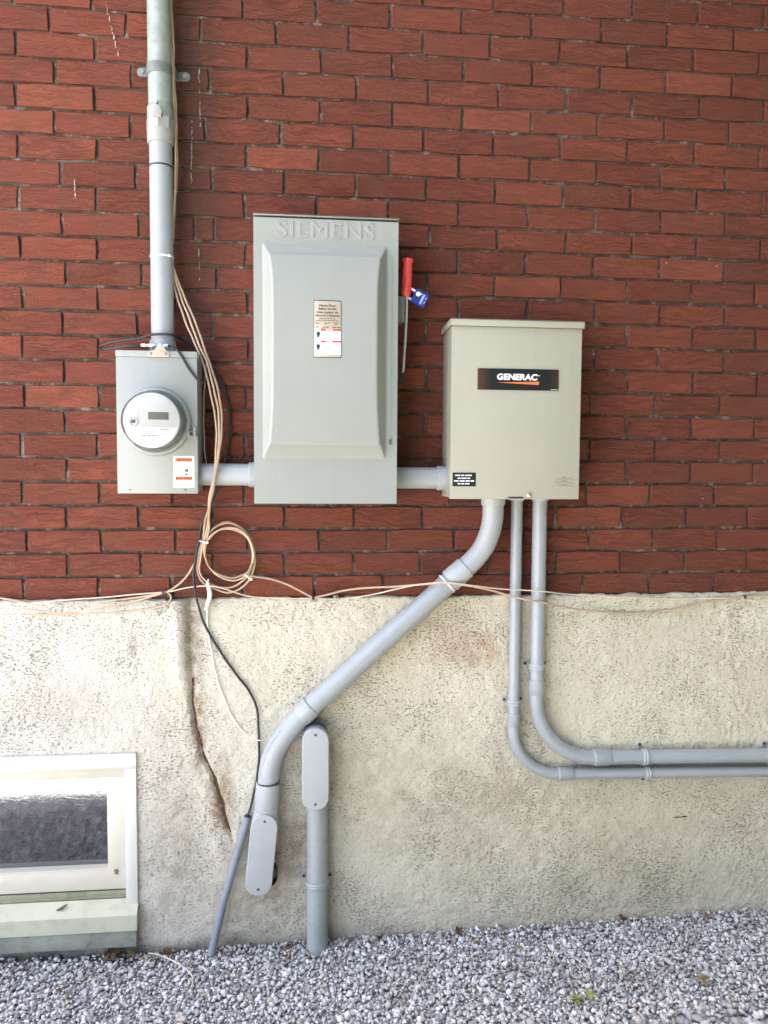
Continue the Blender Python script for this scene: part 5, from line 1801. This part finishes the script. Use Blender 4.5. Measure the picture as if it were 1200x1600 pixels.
CG = 'cable clips nailed along the joint'
def clip(label, c, mat, w=0.014):
    t = thing('cable_clip', label, 'clip', c, CG)
    x, y, z = c
    bm = bmesh.new()
    box(bm, x - w / 2, x + w / 2, y + .010, y - .006, z - .005, z + .005, .0015)
    obj('saddle', bm, mat, t)
    bm = bmesh.new()
    lathe(bm, [(.003, 0), (.003, .002), (0, .0025)], (x, y - .006, z), AX, 10)
    obj('nail', bm, M['dark_steel'], t)
clip('black cable clip at the left where the beige cables meet', (0.2741, -0.0180, 0.0248), M['black'])
clip('dark cable clip in the middle between the coil and the diagonal conduit', (0.6906, -0.0180, 0.0037), M['black'], 0.008)
clip('grey metal cable clip just right of the middle dark clip', (0.7569, -0.0140, 0.0059), M['zinc'])
clip('small dark cable clip near the right edge under the last bricks', (2.0022, -0.0160, -0.0077), M['black'], 0.007)
bm = bmesh.new()
x, y, z = (0.2868, -0.0100, 0.0188)
box(bm, x - .006, x + .006, 0.004, -0.018, z - .009, z + .006, .002)
obj('wall_plug', bm, M['dark_bits'], wall, 40)

# black coax: from the grounding block round the riser, down behind the bundle, into the sleeve
blk = cable('black_cable', 'long black cable looping round the riser and running down to the leaning sleeve', [
    (0.2372, -0.0990, 0.6989), (0.2088, -0.0980, 0.6976), (0.1716, -0.0800, 0.6953), (0.1335, -0.0600, 0.6924), (0.1172, -0.0450, 0.6952), (0.1168, -0.0400, 0.7028), (0.1358, -0.0480, 0.7106), (0.1867, -0.0720, 0.7172), (0.2285, -0.0880, 0.7198), (0.2564, -0.0940, 0.7274),
    (0.2867, -0.0960, 0.7298), (0.3127, -0.0920, 0.7301), (0.3209, -0.0700, 0.7309), (0.3383, -0.0400, 0.7242), (0.3617, -0.0240, 0.7080), (0.3938, -0.0180, 0.6797), (0.4246, -0.0140, 0.6366), (0.4453, -0.0120, 0.5892), (0.4557, -0.0120, 0.5393), (0.4555, -0.0140, 0.4676), (0.4464, -0.0160, 0.4047), (0.4340, -0.0180, 0.3596),
    (0.4146, -0.0220, 0.2967), (0.3915, -0.0240, 0.2428), (0.3774, -0.0260, 0.2051), (0.3705, -0.0300, 0.1659), (0.3614, -0.0300, 0.1154), (0.3575, -0.0300, 0.0720), (0.3604, -0.0340, 0.0364), (0.3686, -0.0260, -0.0159), (0.3872, -0.0220, -0.0717), (0.4205, -0.0200, -0.1352), (0.4650, -0.0200, -0.2027), (0.5009, -0.0200, -0.2518),
    (0.5234, -0.0200, -0.2933), (0.5333, -0.0200, -0.3385), (0.5358, -0.0200, -0.3948), (0.5347, -0.0200, -0.4701), (0.5271, -0.0200, -0.5359), (0.5143, -0.0220, -0.5895), (0.5035, -0.0260, -0.6270)], 0.0034, M['black'])
bm = bmesh.new()
x, y, z = (0.5358, -0.0200, -0.4061)
box(bm, x - .006, x + .006, y - .0042, y - .0028, z - .0012, z + .0012)
bm2 = obj('marker_band', bm, M['white'], blk, 0)
cable('black_cable', 'short black cable drooping from the grounding block across the corner of the meter box', [
    (0.3036, -0.0990, 0.7004), (0.3178, -0.1040, 0.6982), (0.3326, -0.1240, 0.6871), (0.3443, -0.1260, 0.6687), (0.3573, -0.1260, 0.6455), (0.3704, -0.1260, 0.6240), (0.3837, -0.1270, 0.6090), (0.3946, -0.1220, 0.6030), (0.4006, -0.0900, 0.6057), (0.4078, -0.0500, 0.6233), (0.4165, -0.0200, 0.6304), (0.4208, -0.0120, 0.6172)], 0.0033, M['black'])
cable('grey_wire', 'thin grey wire hanging down the right side of the meter box', [
    (0.3966, -0.0400, 0.6767), (0.3941, -0.0440, 0.6237), (0.3916, -0.0480, 0.5621), (0.3896, -0.0500, 0.5006), (0.3918, -0.0500, 0.4391), (0.3966, -0.0500, 0.3880)], 0.0014, M['faint_ink'], 'wire')
wt = cable('white_wire', 'thin white wire dropping from the coil and curving to the right over the foundation', [
    (0.3963, -0.0300, 0.0627), (0.3970, -0.0300, 0.0354), (0.3953, -0.0260, -0.0107), (0.3928, -0.0220, -0.0425), (0.3940, -0.0200, -0.0851), (0.4014, -0.0180, -0.1409), (0.4162, -0.0180, -0.2151), (0.4374, -0.0180, -0.2843), (0.4623, -0.0180, -0.3409), (0.4857, -0.0180, -0.3753), (0.4984, -0.0180, -0.3897)], 0.0019, M['white'], 'wire')
bm = bmesh.new()
tube(bm, catmull([(0.3947, -0.0320, 0.0575), (0.3982, -0.0330, 0.0395), (0.4014, -0.0310, 0.0174), (0.3957, -0.0290, -0.0047), (0.3891, -0.0270, -0.0251)], 6), [0.0030 + 0.0035 * math.sin(math.pi * (i + 3) / 30) for i in range(25)], 10)
obj('tape_wrap', bm, M['white'], wt, 40)

# ---------------------------------------------------------------- leaves and litter on the gravel
def leaf_shape(bm, c, size, lobes, ang, curl, seed, tilt=(0.0, 0.0)):
    r = random.Random(seed)
    n = lobes * 4
    v0 = bm.verts.new((0, 0, curl * 0.2 * size))
    ring_ = []
    for k in range(n):
        t = 2 * math.pi * k / n
        rad = size * (0.55 + 0.45 * abs(math.cos(t * lobes / 2))) * r.uniform(.75, 1.1)
        p = Vector((rad * math.cos(t), rad * .8 * math.sin(t), curl * size * r.uniform(-.4, .8)))
        ring_.append(bm.verts.new(p))
    fs = [bm.faces.new((v0, ring_[k], ring_[(k + 1) % n])) for k in range(n)]
    mt = Matrix.Translation(c) @ Matrix.Rotation(ang, 4, 'Z') @ Matrix.Rotation(tilt[0], 4, 'X') @ Matrix.Rotation(tilt[1], 4, 'Y')
    for v in [v0] + ring_:
        v.co = mt @ v.co

def leaf(name, label, cat, c, size, mat, lobes=5, ang=0.0, curl=0.4, seed=0, tilt=(0.5, 0.0), stem=True):
    bm = bmesh.new()
    leaf_shape(bm, Vector(c), size, lobes, ang, curl, seed, tilt)
    ext = bmesh.ops.solidify(bm, geom=list(bm.faces), thickness=0.0007)
    if stem:
        d = Vector((math.cos(ang + 2.6), math.sin(ang + 2.6), 0.2))
        tube(bm, [Vector(c), Vector(c) + d * size * 0.8, Vector(c) + d * size * 1.5 + Vector((0, 0, .002))], 0.0009, 5)
    o = obj(name, bm, mat, None, 40)
    return tag(o, label, cat)

up_ = lambda p, h: (p[0], p[1], p[2] + h)
leaf('dead_leaf', 'large curled brown dead leaf at the foot of the window ledge', 'leaf', up_((0.1153, -0.0364, -1.0270), .016), 0.027, M['dead_leaf'], 5, 0.4, 0.9, 5, (0.7, 0.2))
leaf('dead_leaf', 'tan crumpled leaf scrap beside the large brown leaf under the window', 'leaf', up_((0.1708, -0.0387, -1.0270), .013), 0.020, M['tan_leaf'], 3, 1.2, 0.9, 6, (0.4, 0.3), False)
leaf('dead_leaf', 'reddish brown leaf lying by the wall right of the window ledge', 'leaf', up_((0.2728, -0.0300, -1.0270), .013), 0.018, M['dead_leaf'], 3, 0.2, 0.7, 7, (0.6, 0.0))
leaf('green_leaf', 'larger yellow green leaf on the gravel near the bottom edge', 'leaf', up_((1.3667, -0.3651, -1.0077), .015), 0.027, M['green_leaf'], 5, 0.7, 0.5, 8, (0.75, 0.0))
leaf('green_leaf', 'smaller yellow green leaflet touching the larger green leaf', 'leaf', up_((1.4091, -0.3485, -1.0069), .015), 0.018, M['green_leaf'], 3, 0.1, 0.5, 9, (0.75, 0.0), False)
leaf('dead_leaf', 'pale tan star-shaped leaf on the gravel at the lower right', 'leaf', up_((1.7307, -0.3297, -1.0010), .014), 0.021, M['tan_leaf'], 5, 0.5, 0.5, 10, (0.75, 0.0))
leaf('dead_leaf', 'straw coloured leaf against the wall at the far right', 'leaf', up_((1.8932, -0.0482, -1.0010), .014), 0.020, M['tan_leaf'], 5, 1.5, 0.6, 11, (0.8, 0.0))
leaf('dead_leaf', 'dark brown leaf at the foot of the wall right of centre', 'leaf', up_((1.6349, -0.0300, -1.0051), .011), 0.017, M['dead_leaf'], 3, 0.0, 0.8, 12, (0.7, 0.0), False)
leaf('dead_leaf', 'narrow brown leaf standing among the stones right of centre', 'leaf', up_((1.2809, -0.1352, -1.0110), .013), 0.016, M['tan_leaf'], 3, 1.3, 0.9, 13, (0.9, 0.4), False)
leaf('dead_leaf', 'dark scrap of leaf at the wall between the two upright pipes', 'leaf', up_((1.1238, -0.0300, -1.0147), .013), 0.016, M['dead_leaf'], 3, 0.3, 0.9, 14, (0.9, 0.0), False)
tw = [up_((0.2205, -0.0300, -1.0270), .010), up_((0.2525, -0.0464, -1.0270), .013), up_((0.2927, -0.0729, -1.0270), .013), up_((0.3337, -0.1100, -1.0270), .013), up_((0.3575, -0.1418, -1.0270), .012), up_((0.3652, -0.1714, -1.0270), .011), up_((0.3637, -0.1967, -1.0270), .008)]
bm = bmesh.new()
tube(bm, catmull(tw, 6), 0.0019, 6)
tag(obj('dry_stem', bm, M['white_jacket'], None, 60), 'pale bent dry stem lying on the gravel below the window', 'twig')
bm = bmesh.new()
bmesh.ops.create_icosphere(bm, subdivisions=2, radius=0.011, matrix=Matrix.Translation(up_((0.3536, -0.3033, -1.0270), .004)) @ Matrix.Diagonal((1.3, .9, .6, 1)))
rs_ = random.Random(5)
for v in bm.verts:
    v.co += Vector((rs_.uniform(-.001, .001), rs_.uniform(-.001, .001), rs_.uniform(-.001, .001)))
tag(obj('pink_stone', bm, M['tan'], None, 30), 'pinkish stone at the bottom edge of the gravel', 'stone')

def litter():
    """Dry flakes and crumbs blown against the foot of the wall."""
    r = random.Random(61)
    bm = bmesh.new()
    for k in range(170):
        x = r.uniform(-0.3, 2.25) if k % 3 else r.gauss(0.28, 0.22)
        y = -0.022 - abs(r.gauss(0, 0.035 if k % 4 else 0.16))
        z = float(ground_z(np.array([x]), np.array([y]))[0]) + r.uniform(0.006, 0.013)
        n = r.randint(4, 6)
        s_ = r.uniform(0.0025, 0.0075)
        mt = Matrix.Translation((x, y, z)) @ Matrix.Rotation(r.uniform(0, 6.3), 4, 'Z') @ Matrix.Rotation(r.uniform(-.9, .9), 4, 'X')
        vs = [bm.verts.new(mt @ Vector((s_ * 1.5 * math.cos(6.283 * i / n) * r.uniform(.6, 1.2), s_ * .7 * math.sin(6.283 * i / n) * r.uniform(.6, 1.2), s_ * r.uniform(-.25, .25)))) for i in range(n)]
        bm.faces.new(vs)
    bmesh.ops.solidify(bm, geom=list(bm.faces), thickness=0.0007)
    o = obj('leaf_litter', bm, M['dead_leaf'], None, 0)
    tag(o, 'small dry brown flakes scattered on the gravel along the wall', 'leaf litter', None, 'stuff')

litter()
